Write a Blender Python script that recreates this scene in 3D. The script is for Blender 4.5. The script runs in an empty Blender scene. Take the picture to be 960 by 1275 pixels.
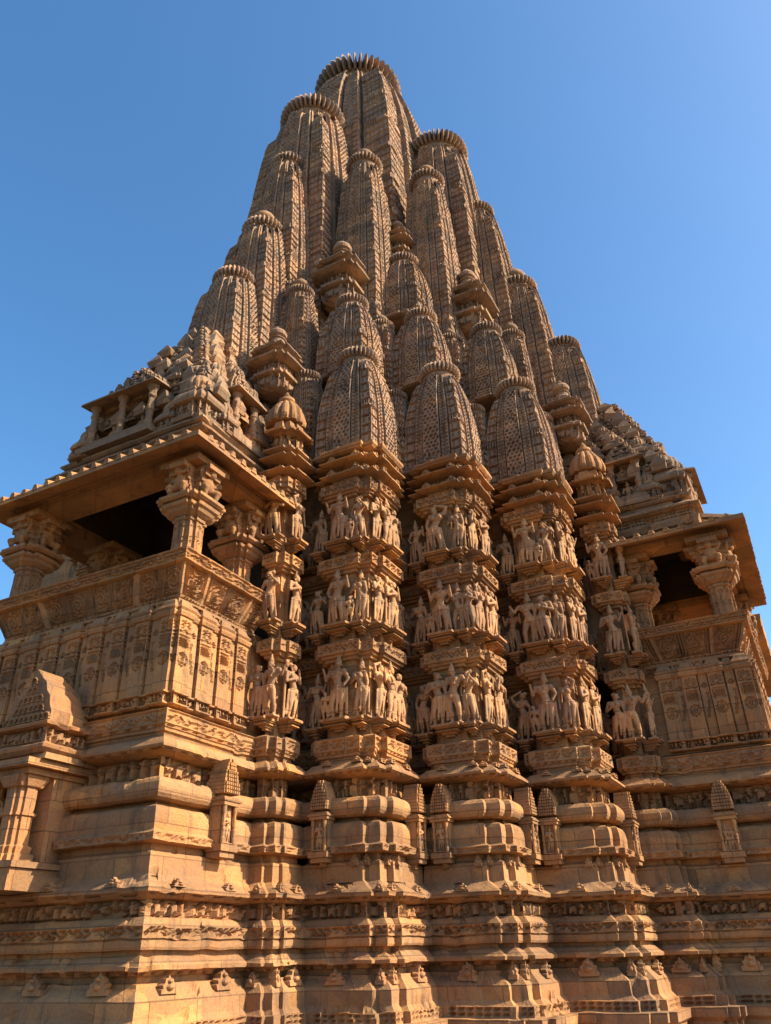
import bpy, math, random
import numpy as np

R = random.Random(11)
SC = bpy.context.scene
COL = SC.collection
rad = math.radians

# ------------------------------------------------------------------ helpers
def vnoise(p, seed=0):
    i = np.floor(p).astype(np.int64); f = p - i
    f = f * f * (3 - 2 * f)
    def h(dx, dy, dz):
        n = (i[:, 0] + dx) * 374761393 + (i[:, 1] + dy) * 668265263 + (i[:, 2] + dz) * 1274126177 + seed * 974634777
        n = (n ^ (n >> 13)) & 0xffffffff
        n = (n * 1103515245 + 12345) & 0xffffffff
        n = (n ^ (n >> 16)) & 0xffff
        return n / 65535.0
    x, y, z = f[:, 0], f[:, 1], f[:, 2]
    a = (h(0,0,0) * (1-x) + h(1,0,0) * x) * (1-y) + (h(0,1,0) * (1-x) + h(1,1,0) * x) * y
    b = (h(0,0,1) * (1-x) + h(1,0,1) * x) * (1-y) + (h(0,1,1) * (1-x) + h(1,1,1) * x) * y
    return a * (1-z) + b * z

def hsh(a, b=0, s=0):
    a = np.asarray(a, dtype=np.int64); b = np.asarray(b, dtype=np.int64)
    n = a * 374761393 + b * 668265263 + s * 974634777 + 77
    n = (n ^ (n >> 13)) & 0xffffffff
    n = (n * 1103515245 + 12345) & 0xffffffff
    n = (n ^ (n >> 15)) & 0xffff
    return n / 65535.0

def smooth(a, b, x):
    t = np.clip((x - a) / (b - a), 0, 1)
    return t * t * (3 - 2 * t)

class MB:
    """collects arrays of vertices and faces and links them as ONE mesh object"""
    def __init__(s): s.v = []; s.f = []; s.n = 0
    def add(s, v, faces):
        v = np.asarray(v, float).reshape(-1, 3)
        s.v.append(v)
        for f in (faces if isinstance(faces, list) else [faces]):
            f = np.asarray(f, np.int64)
            if f.size: s.f.append(f + s.n)
        s.n += len(v)
    def box(s, lo, hi, top=None):
        x0, y0, z0 = lo; x1, y1, z1 = hi
        a = top or 0.0
        v = [(x0,y0,z0),(x1,y0,z0),(x1,y1,z0),(x0,y1,z0),(x0+a,y0+a,z1),(x1-a,y0+a,z1),(x1-a,y1-a,z1),(x0+a,y1-a,z1)]
        s.add(v, np.array([(0,3,2,1),(4,5,6,7),(0,1,5,4),(1,2,6,5),(2,3,7,6),(3,0,4,7)]))
    def lathe(s, cx, cy, prof, n=16, ribs=0, ribdepth=0.0, power=.6):
        th = np.arange(n) / n * 2 * np.pi
        rows = []
        for (r, z, *rb) in prof:
            k = rb[0] if rb else 0
            rr = np.full(n, r)
            if ribs and k:
                rr = r * (1 - ribdepth * k * (1 - np.abs(np.cos(th * ribs / 2)) ** power))
            rows.append(np.stack([cx + rr * np.cos(th), cy + rr * np.sin(th), np.full(n, z)], 1))
        v = np.concatenate(rows); m = len(prof)
        a = np.arange(n); b = (a + 1) % n
        fs = [np.stack([a + i*n, b + i*n, b + (i+1)*n, a + (i+1)*n], 1) for i in range(m - 1)]
        fl = [np.concatenate(fs)]
        s.add(v, fl)
        s.f.append(np.array([np.arange(n)[::-1]]) + s.n - len(v))
        s.f.append(np.array([np.arange(n) + (m-1)*n]) + s.n - len(v))
    def build(s, name, mat, parent=None, swap=False, erode=0.0, smooth_shade=False, link=True):
        v = np.concatenate(s.v)
        if erode:
            d = np.stack([vnoise(v * 5.0, 1), vnoise(v * 5.0, 2), vnoise(v * 5.0, 3)], 1) - .5
            e = np.stack([vnoise(v * 17.0, 4), vnoise(v * 17.0, 5), vnoise(v * 17.0, 6)], 1) - .5
            v = v + d * erode * .9 + e * erode * .4
        if erode >= .01:
            ch = smooth(.70, .84, vnoise(v * 4.3, 8)) * smooth(.35, .6, vnoise(v * 13., 9)) * erode * 2.4
            v = v + ch[:, None] * np.array([.8, .8, -.35])
        if swap: v = v[:, [1, 0, 2]]
        me = bpy.data.meshes.new(name)
        me.vertices.add(len(v)); me.vertices.foreach_set('co', v.astype(np.float32).ravel())
        idx = []; starts = []; tot = 0
        for f in s.f:
            if swap: f = f[:, ::-1]
            k = f.shape[1]
            idx.append(f.ravel()); starts.append(tot + np.arange(len(f)) * k); tot += f.size
        idx = np.concatenate(idx); starts = np.concatenate(starts)
        me.loops.add(len(idx)); me.loops.foreach_set('vertex_index', idx.astype(np.int32))
        me.polygons.add(len(starts)); me.polygons.foreach_set('loop_start', starts.astype(np.int32))
        me.update(calc_edges=True); me.validate()
        me.polygons.foreach_set('use_smooth', [bool(smooth_shade)] * len(me.polygons))
        me.materials.append(mat)
        o = bpy.data.objects.new(name, me); COL.objects.link(o)
        if parent: o.parent = parent
        return o

# ------------------------------------------------------------------ carved patterns  (u, v metres -> outward relief, metres)
def p_scroll(u, v, L, h, s):
    m = .13 * h
    ins = (v > m) & (v < h - m) & (np.abs(u) < L/2 - .16*h)
    p = 2.1 * h
    ph = 2 * np.pi * u / p
    vine = np.abs(v - h/2 - .2*h*np.sin(ph)) < .075*h
    k = np.round(u / (p/2) - .5); cx = (k + .5) * p / 2
    cv = h/2 - .1*h*np.sign(np.sin(2*np.pi*cx/p + .001))
    r = np.hypot(u - cx, v - cv)
    curl = ((r < .22*h) & (r > .14*h)) | (r < .06*h)
    return np.where(ins & ~(vine | curl), -1., 0.)
def p_key(u, v, L, h, s):
    m = .13 * h
    ins = (v > m) & (v < h - m) & (np.abs(u) < L/2 - .16*h)
    p = 1.0 * h
    f = np.mod(u, p) / p
    w = (v - m) / (h - 2*m)
    zig = np.abs(w - np.abs(2*f - 1)) < .17
    tri = (np.abs(w - np.abs(2*f - 1)) > .42)
    return np.where(ins & ~(zig | tri), -1., 0.)
def p_frieze(u, v, L, h, s):
    c = .72 * h
    k = np.floor(u / c); f = u / c - k - .5
    r1 = hsh(k, 1, s); r2 = hsh(k, 2, s); r3 = hsh(k, 3, s)
    w = v / h
    lean = (r1 - .5) * .5
    x = f - lean * (w - .4)
    top = .78 + .14 * r2
    head = np.hypot(x * .9, (w - top) * 1.35) < .13
    body = (np.abs(x) < .20 - .10*np.abs(w - .62)*2) & (w > .40) & (w < top)
    legs = (np.abs(np.abs(x - (r3-.5)*.2) - .13) < .085) & (w < .44) & (w > .06)
    arm = (np.abs(w - .58 - (r3-.5)*.35 - np.abs(x)*(.6*r1)) < .06) & (np.abs(x) < .46)
    animal = (r3 > .72)
    ab = (np.hypot(f/.46, (w-.48)/.24) < 1) | ((np.abs(np.abs(f)-.3) < .1) & (w < .42) & (w > .05)) | (np.hypot((f-.34)/.17, (w-.68)/.16) < 1)
    fig = np.where(animal, ab, head | body | legs | arm)
    return np.where(fig, 0., -1.)
def p_arch(u, v, L, h, s):
    p = .9 * h
    f = np.mod(u, p) - p/2; w = v - .12*h
    r = np.hypot(f, w)
    ring = ((r < .42*h) & (r > .30*h)) | (r < .14*h) | ((r > .42*h) & (v > .6*h) & (np.abs(np.abs(f) - .45*p) < .12*p))
    ins = (v > .1*h) & (v < .92*h) & (np.abs(u) < L/2 - .08*h)
    return np.where(ins & ~ring, -1., 0.)
def p_dentil(u, v, L, h, s):
    p = max(.035, h * .8)
    return np.where(np.mod(u, p) < .45*p, -1., 0.)
def p_diamond(u, v, L, h, s):
    c = h / 2.0
    a = np.mod(u, c) / c - .5; b = np.mod(v, c) / c - .5
    return np.where((np.abs(a) + np.abs(b) < .36) & (np.abs(u) < L/2 - .03), -1., 0.)
def p_rough(u, v, L, h, s):
    return np.zeros_like(u)
def p_panels(u, v, L, h, s):
    # parapet panels: two thin mullions and a carved roundel panel in turn
    p = .36
    n = np.maximum(1, np.round(L / p)); p = L / n
    f = np.mod(u + L/2, p) / p
    mull = (f < .28)
    g1 = mull & (np.abs(np.mod(f/.28*3, 1) - .5) < .30)
    x = (f - .64) * p; y = v - h*.5
    inp = (f > .33) & (f < .95) & (v > .05*h) & (v < .95*h)
    r = np.hypot(x / (.30*p), y / (.36*h))
    ang = np.arctan2(y, x)
    sp = np.abs(np.mod(r*2.4 - ang/(2*np.pi), 1) - .5) < .27
    corner = (r > 1.08) & (np.mod(np.abs(x)*40 + np.abs(y)*32, 1) < .5)
    car = inp & (((r < .98) & sp) | ((r > .98) & (r < 1.06)) | corner)
    return np.where(car, -.8, 0.) + np.where(mull & ~g1, -1.3, 0.) + np.where(~mull & ~inp, -.9, 0.)
def p_pilaster(u, v, L, h, s):
    w = v / h
    ins = (np.abs(u) < L/2 - .018)
    r = np.hypot(u, v - .43*h) / (L*.40)
    ang = np.arctan2(v - .43*h, u + (hsh(np.full(u.shape, s), 3)-.5)*.004)
    ring = ((r > .82) & (r < 1.0)) | ((r < .8) & (np.abs(np.mod(r*2.0 - ang/(2*np.pi)*2, 1) - .5) < .25))
    sq = (np.abs(w - .66) < .06) & (np.mod(u*38 + np.sin(v*110)*.4, 1) < .5)
    tp = (w > .76) & (w < .96) & (np.abs(np.mod(np.hypot(np.abs(u) - L*.25, v - .86*h) * 26, 1) - .5) < .25)
    seam = (np.abs(w - .745) < .012) | (np.abs(w - .59) < .012)
    return np.where(ins & (ring | sq | tp | seam), -1., 0.)
def p_vinepanel(u, v, L, h, s):
    w = v / h
    ins = (np.abs(u) < L/2 - .012) & (w > .12) & (w < .95)
    x = u - .22*L*np.sin(w*7.5)
    a = np.abs(np.abs(x) - .10*L) < .05*L
    r = np.hypot(u, v - .82*h) / (L*.33)
    c = (r < 1) & (np.abs(np.mod(r*2, 1) - .5) < .26)
    return np.where(ins & (w > .3) & (w < .7) & a | ins & c, -1., 0.)
PAT = dict(scroll=p_scroll, key=p_key, frieze=p_frieze, arch=p_arch, dentil=p_dentil, diamond=p_diamond, panels=p_panels, pilaster=p_pilaster, vine=p_vinepanel, rough=p_rough)

# ------------------------------------------------------------------ moulded loft of a stepped plan
def miters(poly):
    P = np.asarray(poly, float); n = len(P)
    e = np.roll(P, -1, 0) - P; L = np.linalg.norm(e, axis=1)
    nr = np.stack([e[:, 1], -e[:, 0]], 1) / L[:, None]
    pn = np.roll(nr, 1, 0)
    m = (pn + nr) / (1 + (pn * nr).sum(1))[:, None]
    return P, m, nr, L
def loft(mb, poly, prof, ds=.03, dz=.022, seed=0, cap=True, see=None, bottom=True):
    """poly: counter-clockwise plan; prof: list of (z, offset[, pattern, depth]); a pattern applies from that row up to the next one"""
    P, m, nr, L = miters(poly); n = len(P)
    pos = []; mit = []; nor = []; uu = []; LL = []; ed = []; fade = []
    for i in range(n):
        j = (i + 1) % n
        vis = nr[i][0] < -.3 or nr[i][1] < -.3 if see is None else see(i, nr[i])
        k = max(1, int(math.ceil(L[i] / ds))) if vis else 1
        t = np.linspace(0, 1, k + 1)
        if k > 3:  # keep the arris crisp
            t[1] = min(t[1], .006 / L[i]); t[-2] = max(t[-2], 1 - .006 / L[i])
        pos.append(P[i] + (P[j] - P[i]) * t[:, None]); mit.append(m[i] + (m[j] - m[i]) * t[:, None])
        nor.append(np.repeat(nr[i][None], k + 1, 0)); uu.append((t - .5) * L[i]); LL.append(np.full(k + 1, L[i])); ed.append(np.full(k + 1, i))
        fd = np.ones(k + 1); fd[0] = fd[-1] = 0; fade.append(fd if vis else fd * 0)
    pos = np.concatenate(pos); mit = np.concatenate(mit); nor = np.concatenate(nor); uu = np.concatenate(uu); LL = np.concatenate(LL); ed = np.concatenate(ed); fade = np.concatenate(fade)
    rows = []
    for a in range(len(prof)):
        z, d = prof[a][0], prof[a][1]
        rows.append((z, d, None))
        if a + 1 < len(prof):
            z1, d1 = prof[a+1][0], prof[a+1][1]
            h = math.hypot(z1 - z, d1 - d)
            pt = prof[a][2] if len(prof[a]) > 2 else None
            k = max(1, int(math.ceil(h / (dz if pt else dz * 4))))
            tt = [q / k for q in range(1, k)]
            if pt and k > 3: tt = [.004 / h] + tt + [1 - .004 / h]
            for t in tt:
                rows.append((z + (z1 - z) * t, d + (d1 - d) * t, (pt, t * h, h, prof[a][3], a) if pt else None))
    S = len(pos); V = []
    for z, d, pt in rows:
        xy = pos + mit * d
        if pt:
            w = PAT[pt[0]](uu + seed * .0, np.full(S, pt[1]), LL, pt[2], seed * 31 + pt[4] * 7 + ed * 0) * pt[3] * 1.9 * fade
            xy = xy + nor * w[:, None]
        V.append(np.concatenate([xy, np.full((S, 1), z)], 1))
    V = np.concatenate(V); nr_ = len(rows)
    a = np.arange(S - 1); a = a[ed[:-1] == ed[1:]]
    F = np.concatenate([np.stack([a + r*S, a + 1 + r*S, a + 1 + (r+1)*S, a + (r+1)*S], 1) for r in range(nr_ - 1)])
    base = mb.n
    mb.add(V, [F])
    if cap:
        first = np.array([np.where(ed == i)[0][0] for i in range(n)])
        if bottom: mb.f.append(np.array([first[::-1]]) + base)
        mb.f.append(np.array([first + (nr_ - 1) * S]) + base)

def rect(x0, y0, x1, y1): return [(x0, y0), (x1, y0), (x1, y1), (x0, y1)]
def cross(cx, cy, h, e, k):
    """square plan of half-width h whose middle stands e proud; corner pieces k wide"""
    q = [(-h, -h), (-h + k, -h), (-h + k, -h - e), (h - k, -h - e), (h - k, -h)]
    out = []
    for r in range(4):
        c, s = [(1, 0), (0, 1), (-1, 0), (0, -1)][r]
        out += [(cx + c*x - s*y, cy + s*x + c*y) for x, y in q]
    return out

# ------------------------------------------------------------------ materials
def mat_stone(name, cols, patina, pat_amt, rough=.9, bump=.5, scale=1.0, soot=.25):
    m = bpy.data.materials.new(name); m.use_nodes = True
    nt = m.node_tree; N = nt.nodes; Lk = nt.links
    bs = N['Principled BSDF']; bs.inputs['Roughness'].default_value = rough
    bs.inputs['Specular IOR Level'].default_value = .25
    geo = N.new('ShaderNodeNewGeometry')
    def noise(sc, det=4, ro=.6, vec=None):
        n = N.new('ShaderNodeTexNoise'); n.inputs['Scale'].default_value = sc; n.inputs['Detail'].default_value = det; n.inputs['Roughness'].default_value = ro
        Lk.new(vec or geo.outputs['Position'], n.inputs['Vector']); return n.outputs['Fac']
    def ramp(fac, stops):
        r = N.new('ShaderNodeValToRGB'); cr = r.color_ramp
        while len(cr.elements) < len(stops): cr.elements.new(.5)
        for e, (p, c) in zip(cr.elements, stops): e.position = p; e.color = (*c, 1) if len(c) == 3 else c
        Lk.new(fac, r.inputs['Fac']); return r.outputs['Color']
    def mix(fac, a, b, mode='MIX'):
        x = N.new('ShaderNodeMix'); x.data_type = 'RGBA'; x.blend_type = mode
        if isinstance(fac, (int, float)): x.inputs['Factor'].default_value = fac
        else: Lk.new(fac, x.inputs['Factor'])
        for s_, v_ in ((6, a), (7, b)):
            if isinstance(v_, tuple): x.inputs[s_].default_value = (*v_, 1)
            else: Lk.new(v_, x.inputs[s_])
        return x.outputs[2]
    base = ramp(noise(1.1 * scale, 5, .62), [(.30, cols[0]), (.5, cols[1]), (.70, cols[2])])
    c1 = cols[1]
    base = mix(ramp(noise(.75 * scale, 3, .5), [(.46, (0, 0, 0)), (.66, (.75,) * 3)]), base, (c1[0]*.98, c1[1]*.93, c1[2]*1.06))
    vo = N.new('ShaderNodeTexVoronoi'); vo.inputs['Scale'].default_value = 1.9
    vm = N.new('ShaderNodeVectorMath'); vm.operation = 'MULTIPLY'; vm.inputs[1].default_value = (1, 1, 2.2); Lk.new(geo.outputs['Position'], vm.inputs[0]); Lk.new(vm.outputs[0], vo.inputs['Vector'])
    hv = N.new('ShaderNodeSeparateColor'); Lk.new(vo.outputs['Color'], hv.inputs[0])
    base = mix(ramp(hv.outputs[0], [(.62, (0, 0, 0)), (.72, (.55,) * 3)]), base, (c1[0]*.72, c1[1]*.82, c1[2]*.98))
    base = mix(ramp(hv.outputs[1], [(.74, (0, 0, 0)), (.82, (.6,) * 3)]), base, (c1[0]*1.28, c1[1]*1.30, c1[2]*1.22))
    # every dressed block has a tone of its own
    sep = N.new('ShaderNodeSeparateXYZ'); Lk.new(geo.outputs['Position'], sep.inputs[0])
    add = N.new('ShaderNodeMath'); add.operation = 'SUBTRACT'; Lk.new(sep.outputs['X'], add.inputs[0]); Lk.new(sep.outputs['Y'], add.inputs[1])
    cb = N.new('ShaderNodeCombineXYZ'); Lk.new(add.outputs[0], cb.inputs[0]); Lk.new(sep.outputs['Z'], cb.inputs[1])
    br = N.new('ShaderNodeTexBrick'); Lk.new(cb.outputs[0], br.inputs['Vector'])
    br.inputs['Scale'].default_value = 1.0; br.inputs['Mortar Size'].default_value = .0065; br.inputs['Brick Width'].default_value = .62; br.inputs['Row Height'].default_value = .29
    br.inputs['Color1'].default_value = (.50, .50, .54, 1); br.inputs['Color2'].default_value = (1.22, 1.12, 1.0, 1); br.inputs['Mortar'].default_value = (.30, .25, .22, 1); br.inputs['Bias'].default_value = .15
    base = mix(.72, base, br.outputs['Color'], 'MULTIPLY')
    # grey-brown patina in patches, black streaks of lichen
    base = mix(ramp(noise(2.3 * scale, 6, .68), [(.5 - .28 * pat_amt, (0, 0, 0)), (.62, (pat_amt,) * 3)]), base, patina)
    sv = N.new('ShaderNodeVectorMath'); sv.operation = 'MULTIPLY'; Lk.new(geo.outputs['Position'], sv.inputs[0]); sv.inputs[1].default_value = (5, 5, 1.1)
    base = mix(ramp(noise(1.0, 5, .7, sv.outputs[0]), [(.54, (0, 0, 0)), (.70, (min(.9, soot * 2.1),) * 3)]), base, (.06, .047, .038))
    fine = noise(38, 4, .7)
    base = mix(.6, base, ramp(fine, [(.28, (.55, .52, .5)), (.5, (1, 1, 1)), (.8, (1.12, 1.1, 1.06))]), 'MULTIPLY')
    Lk.new(base, bs.inputs['Base Color'])
    b1 = N.new('ShaderNodeBump'); b1.inputs['Strength'].default_value = bump; b1.inputs['Distance'].default_value = .02
    ma = N.new('ShaderNodeMath'); ma.operation = 'MULTIPLY_ADD'; Lk.new(noise(16, 5, .7), ma.inputs[0]); ma.inputs[1].default_value = 1.2; Lk.new(fine, ma.inputs[2])
    Lk.new(ma.outputs[0], b1.inputs['Height']); Lk.new(b1.outputs[0], bs.inputs['Normal'])
    return m
WARM = mat_stone('warm_sandstone', [(.285, .125, .043), (.385, .192, .071), (.44, .262, .118)], (.21, .13, .078), .55, soot=.28)
BUFF = mat_stone('buff_sandstone', [(.32, .165, .075), (.395, .222, .108), (.45, .28, .15)], (.27, .16, .09), .4, bump=.3, soot=.10)
SPIRE = mat_stone('weathered_sandstone', [(.27, .15, .08), (.355, .212, .12), (.42, .27, .155)], (.20, .145, .105), .65, soot=.30)
ROOF = mat_stone('roof_sandstone', [(.25, .13, .06), (.33, .185, .092), (.39, .245, .135)], (.18, .135, .095), .7, soot=.35)
INTERIOR_SHADE = mat_stone('shade_dark_sandstone', [(.045, .03, .02), (.06, .04, .025), (.08, .05, .03)], (.04, .03, .022), .5)  # near-black tone: the shade inside the balconies put into the stone colour

# ------------------------------------------------------------------ the temple
def empty(name, loc=(0, 0, 0), parent=None):
    o = bpy.data.objects.new(name, None); COL.objects.link(o); o.location = loc
    if parent: o.parent = parent
    return o
temple = empty('temple', (0, 0, -1.65))
temple['label'] = 'tall ornate carved sandstone temple with clustered curved spires, two roofed balconies and bands of statues'
temple['category'] = 'temple'
class _T: pass
TOFF = 1.65
def adopt(o, parent=temple, label=None):
    """keep world coordinates for a child of the temple empty (which stands on the ground)"""
    o.parent = parent
    if parent is temple: o.location.z += TOFF
    if label: o['label'] = label
    return o
def part(mb, name, mat, label=None, parent=temple, **k):
    o = mb.build(name, mat, **k)
    return adopt(o, parent, label)
def copy_of(o, parent, loc=None, rz=None, scale=None):
    c = o.copy(); COL.objects.link(c); c.parent = parent
    if loc is not None: c.location = loc
    if rz is not None: c.rotation_euler = (0, 0, rz)
    if scale is not None: c.scale = (scale,) * 3 if isinstance(scale, (int, float)) else scale
    return c

# mouldings shared by every wall between the plinth and the first statue row
BASE_MOULD = [(.70, .10), (.72, .095), (.90, .085), (.93, .03), (.985, .03), (.99, .14), (.997, .165, 'scroll', .010), (1.062, .168), (1.085, .115),
    (1.10, .102), (1.20, .108), (1.27, .10), (1.305, .085), (1.325, .05), (1.33, -.05), (1.372, -.05), (1.376, .05), (1.395, .095), (1.43, .12), (1.48, .128), (1.53, .12), (1.565, .096), (1.59, .06), (1.60, -.08),
    (1.605, -.075, 'frieze', .035), (1.825, -.075), (1.83, -.03), (1.848, .085, 'dentil', .015), (1.868, .11), (1.872, .122), (1.895, .122), (1.94, .07), (1.985, .025), (1.99, -.05), (2.06, -.05),
    (2.064, -.02), (2.095, -.015), (2.10, .0, 'dentil', .012), (2.128, .01), (2.132, .02, 'scroll', .012), (2.278, .02), (2.282, .012), (2.31, -.05), (2.315, -.12)]
def band(zt, key):
    return [(zt - .235, -.12), (zt - .23, -.07), (zt - .19, -.07), (zt - .187, -.035), (zt - .155, -.03), (zt - .15, .005, key, .014), (zt - .004, .005), (zt, -.003), (zt + .03, -.06), (zt + .035, -.13)]
UP_MOULD = band(3.494, 'key') + band(4.702, 'scroll') + band(5.879, 'arch')
EAVES = [(5.90, -.12), (5.915, -.06), (5.945, -.05), (5.96, .05), (5.972, .09), (5.99, .092), (6.035, .0), (6.04, -.075),
    (6.045, -.075, 'frieze', .02), (6.165, -.075), (6.17, -.05), (6.185, .06), (6.196, .10), (6.213, .102), (6.262, .0), (6.267, -.07), (6.27, -.07, 'dentil', .015), (6.335, -.07), (6.34, .0), (6.36, .06), (6.40, .09), (6.44, .09), (6.455, .03)]

# ---- plinth: one stepped outline under everything
def mirror_chain(ch): return [(y, x) for x, y in reversed(ch)]
chain = [(-7.05, 1.6), (-7.05, -1.6), (-5.53, -1.6), (-5.53, -1.773), (-5.473, -1.773), (-5.473, -1.871), (-5.354, -1.871), (-5.354, -1.915), (-4.97, -1.915),
         (-4.97, -2.697), (-4.891, -2.697), (-4.891, -2.863), (-4.725, -2.863), (-4.725, -2.942), (-3.986, -2.942), (-3.986, -3.741), (-3.907, -3.741), (-3.907, -3.907)]
outline = chain + mirror_chain(chain)[1:] + [(1.6, -5.2), (5.4, -5.2), (5.4, 5.4), (-5.2, 5.4), (-5.2, 1.6)]
PL = [(-1.75, .62), (-1.30, .62), (-1.295, .50), (-1.0, .50), (-.99, .56, 'diamond', .015), (-.86, .56), (-.85, .45), (-.70, .45), (-.66, .50), (-.57, .505), (-.565, .395), (-.562, .392, 'diamond', .02), (-.468, .392), (-.462, .36), (-.42, .315),
    (-.412, .312), (-.285, .306), (-.25, .27), (-.19, .20), (-.16, .185), (-.155, .12), (-.105, .12), (-.10, .17, 'dentil', .02), (-.062, .20), (-.058, .29), (-.025, .295), (-.018, .28), (.045, .20), (.05, .17), (.09, .17), (.094, .235),
    (.115, .245), (.165, .245), (.17, .225), (.182, .225), (.185, .252, 'arch', .022), (.282, .252), (.288, .235), (.335, .195), (.345, .185), (.35, .17), (.353, .172, 'frieze', .04), (.503, .172), (.507, .20), (.53, .24, 'dentil', .015), (.548, .262),
    (.552, .29), (.59, .295), (.615, .26), (.66, .17), (.71, .10), (.715, .05)]
mb = MB(); loft(mb, outline, PL, ds=.032, dz=.026, seed=3)
plinth = part(mb, 'plinth', WARM, erode=.016)

def ell(mb, c, r, n=12):
    rows = np.linspace(-1, 1, 9) * np.pi / 2
    th = np.arange(n) / n * 2 * np.pi
    V = np.concatenate([np.stack([c[0] + r[0]*max(.02, math.cos(f))*np.cos(th), c[1] + r[1]*max(.02, math.cos(f))*np.sin(th), np.full(n, c[2] + r[2]*math.sin(f))], 1) for f in rows])
    i = np.arange(n); j = (i + 1) % n
    F = np.concatenate([np.stack([i+k*n, j+k*n, j+(k+1)*n, i+(k+1)*n], 1) for k in range(8)])
    b0 = mb.n; mb.add(V, [F]); mb.f.append(np.array([i[::-1]]) + b0); mb.f.append(np.array([i + 8*n]) + b0)
# ragged crest stones on the eave ledge of the plinth
def crest(mb, x, y, z, nx, ny, w, h, seed):
    """small upright leaf-shaped stone standing on a ledge, facing (nx, ny)"""
    tx, ty = -ny, nx
    pts = [(-.5, 0), (-.5, .24), (-.36, .30), (-.43, .48), (-.27, .56), (-.22, .76), (-.08, .80), (0, 1), (.08, .80), (.22, .76), (.27, .56), (.43, .48), (.36, .30), (.5, .24), (.5, 0)]
    rr = random.Random(seed)
    v = []
    for q in (0, 1):
        for a, b in pts:
            jj = 1 + (rr.random() - .5) * .14
            dd = (.045 * (1 - .55 * b)) * (1 if q else -1)
            v.append((x + tx*a*w*jj + nx*dd, y + ty*a*w*jj + ny*dd, z + b*h*jj))
    n = len(pts)
    for (b0, r_) in ((.36, .2), (.68, .12)): ell(mb, (x + nx*.04, y + ny*.04, z + b0*h), (w*r_*.8 + .25*w*r_*abs(tx), w*r_*.8 + .25*w*r_*abs(ty), h*r_*.8), 8)
    mb.add(v, [np.array([list(range(n))[::-1]]), np.array([list(range(n, 2*n))]), np.array([(i, i+1, n+i+1, n+i) for i in range(n-1)])])
P_, M_, NR_, L_ = miters(chain + mirror_chain(chain)[1:])
for i in range(len(P_) - 1):
    if i in (0, len(P_) - 2): pass
    nx, ny = NR_[i]
    if nx > .3 or ny > .3: continue
    L = L_[i]
    for lev, (z, d, h) in enumerate([(.60, .255, .085), (-.24, .245, .12)]):
        a = P_[i] + M_[i]*d; b = P_[(i+1)] + M_[i+1]*d
        k = max(1, int(L / .55))
        for j in range(k):
            if L < .1: continue
            t = (j + .5) / k
            mb = MB(); crest(mb, *(a + (b - a)*t), z, nx, ny, min(.16 if lev == 0 else .22, L*.6), (1 if lev == 0 else 1.4) * h * R.uniform(.8, 1.15), i*50 + j)
            part(mb, 'crest_stone', WARM, erode=.012, parent=plinth)

# ---- recessed wall behind the buttresses
def stair(pts): return pts + mirror_chain(pts)[1:]
core_pts = stair([(-4.62, 1.2), (-4.62, -2.5), (-3.6, -2.5), (-3.6, -3.6)])
core_poly = core_pts + [(1.2, -4.6), (4.6, -4.6), (4.6, 4.6), (-4.6, 4.6), (-4.6, 1.2)]
mb = MB()
loft(mb, core_poly, BASE_MOULD + band(3.494, 'key') + band(4.702, 'scroll') + [(5.6, -.13), (5.62, -.08), (5.7, -.08), (5.72, -.16), (6.6, -.2)], ds=.035, dz=.026, seed=9)
core = part(mb, 'recessed_wall', WARM, erode=.014)

# ------------------------------------------------------------------ statues
def capsule(mb, a, b, ra, rb, n=10):
    a = np.array(a, float); b = np.array(b, float); d = b - a; L = np.linalg.norm(d)
    if L < 1e-6: d = np.array([0, 0, 1.]); L = 1e-6
    w = d / max(L, 1e-6)
    t = np.cross(w, [0, 1, 0]) if abs(w[1]) < .9 else np.cross(w, [1, 0, 0])
    t /= np.linalg.norm(t); s_ = np.cross(w, t)
    rows = [(-1, 0), (-.7, .71), (0, 1), (0, 1), (.7, .71), (1, 0)]
    th = np.arange(n) / n * 2 * np.pi
    V = []
    for q, (ax, rr) in enumerate(rows):
        c = a if q < 3 else b; r = ra if q < 3 else rb
        V.append(c + w*ax*r + (np.cos(th)[:, None]*t + np.sin(th)[:, None]*s_) * max(rr, .02) * r)
    V = np.concatenate(V); i = np.arange(n); j = (i + 1) % n
    F = np.concatenate([np.stack([i+k*n, j+k*n, j+(k+1)*n, i+(k+1)*n], 1) for k in range(5)])
    b0 = mb.n; mb.add(V, [F]); mb.f.append(np.array([i[::-1]]) + b0); mb.f.append(np.array([i + 5*n]) + b0)
def fuse(mb, name, voxel=.011, sm=1):
    o = mb.build(name + '_tmp', BUFF)
    md = o.modifiers.new('r', 'REMESH'); md.mode = 'VOXEL'; md.voxel_size = voxel
    ms = o.modifiers.new('s', 'SMOOTH'); ms.factor = .5; ms.iterations = sm
    dg = bpy.context.evaluated_depsgraph_get(); dg.update()
    me = bpy.data.meshes.new_from_object(o.evaluated_get(dg)); me.name = name
    me.polygons.foreach_set('use_smooth', [True] * len(me.polygons))
    bpy.data.objects.remove(o)
    return me
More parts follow.
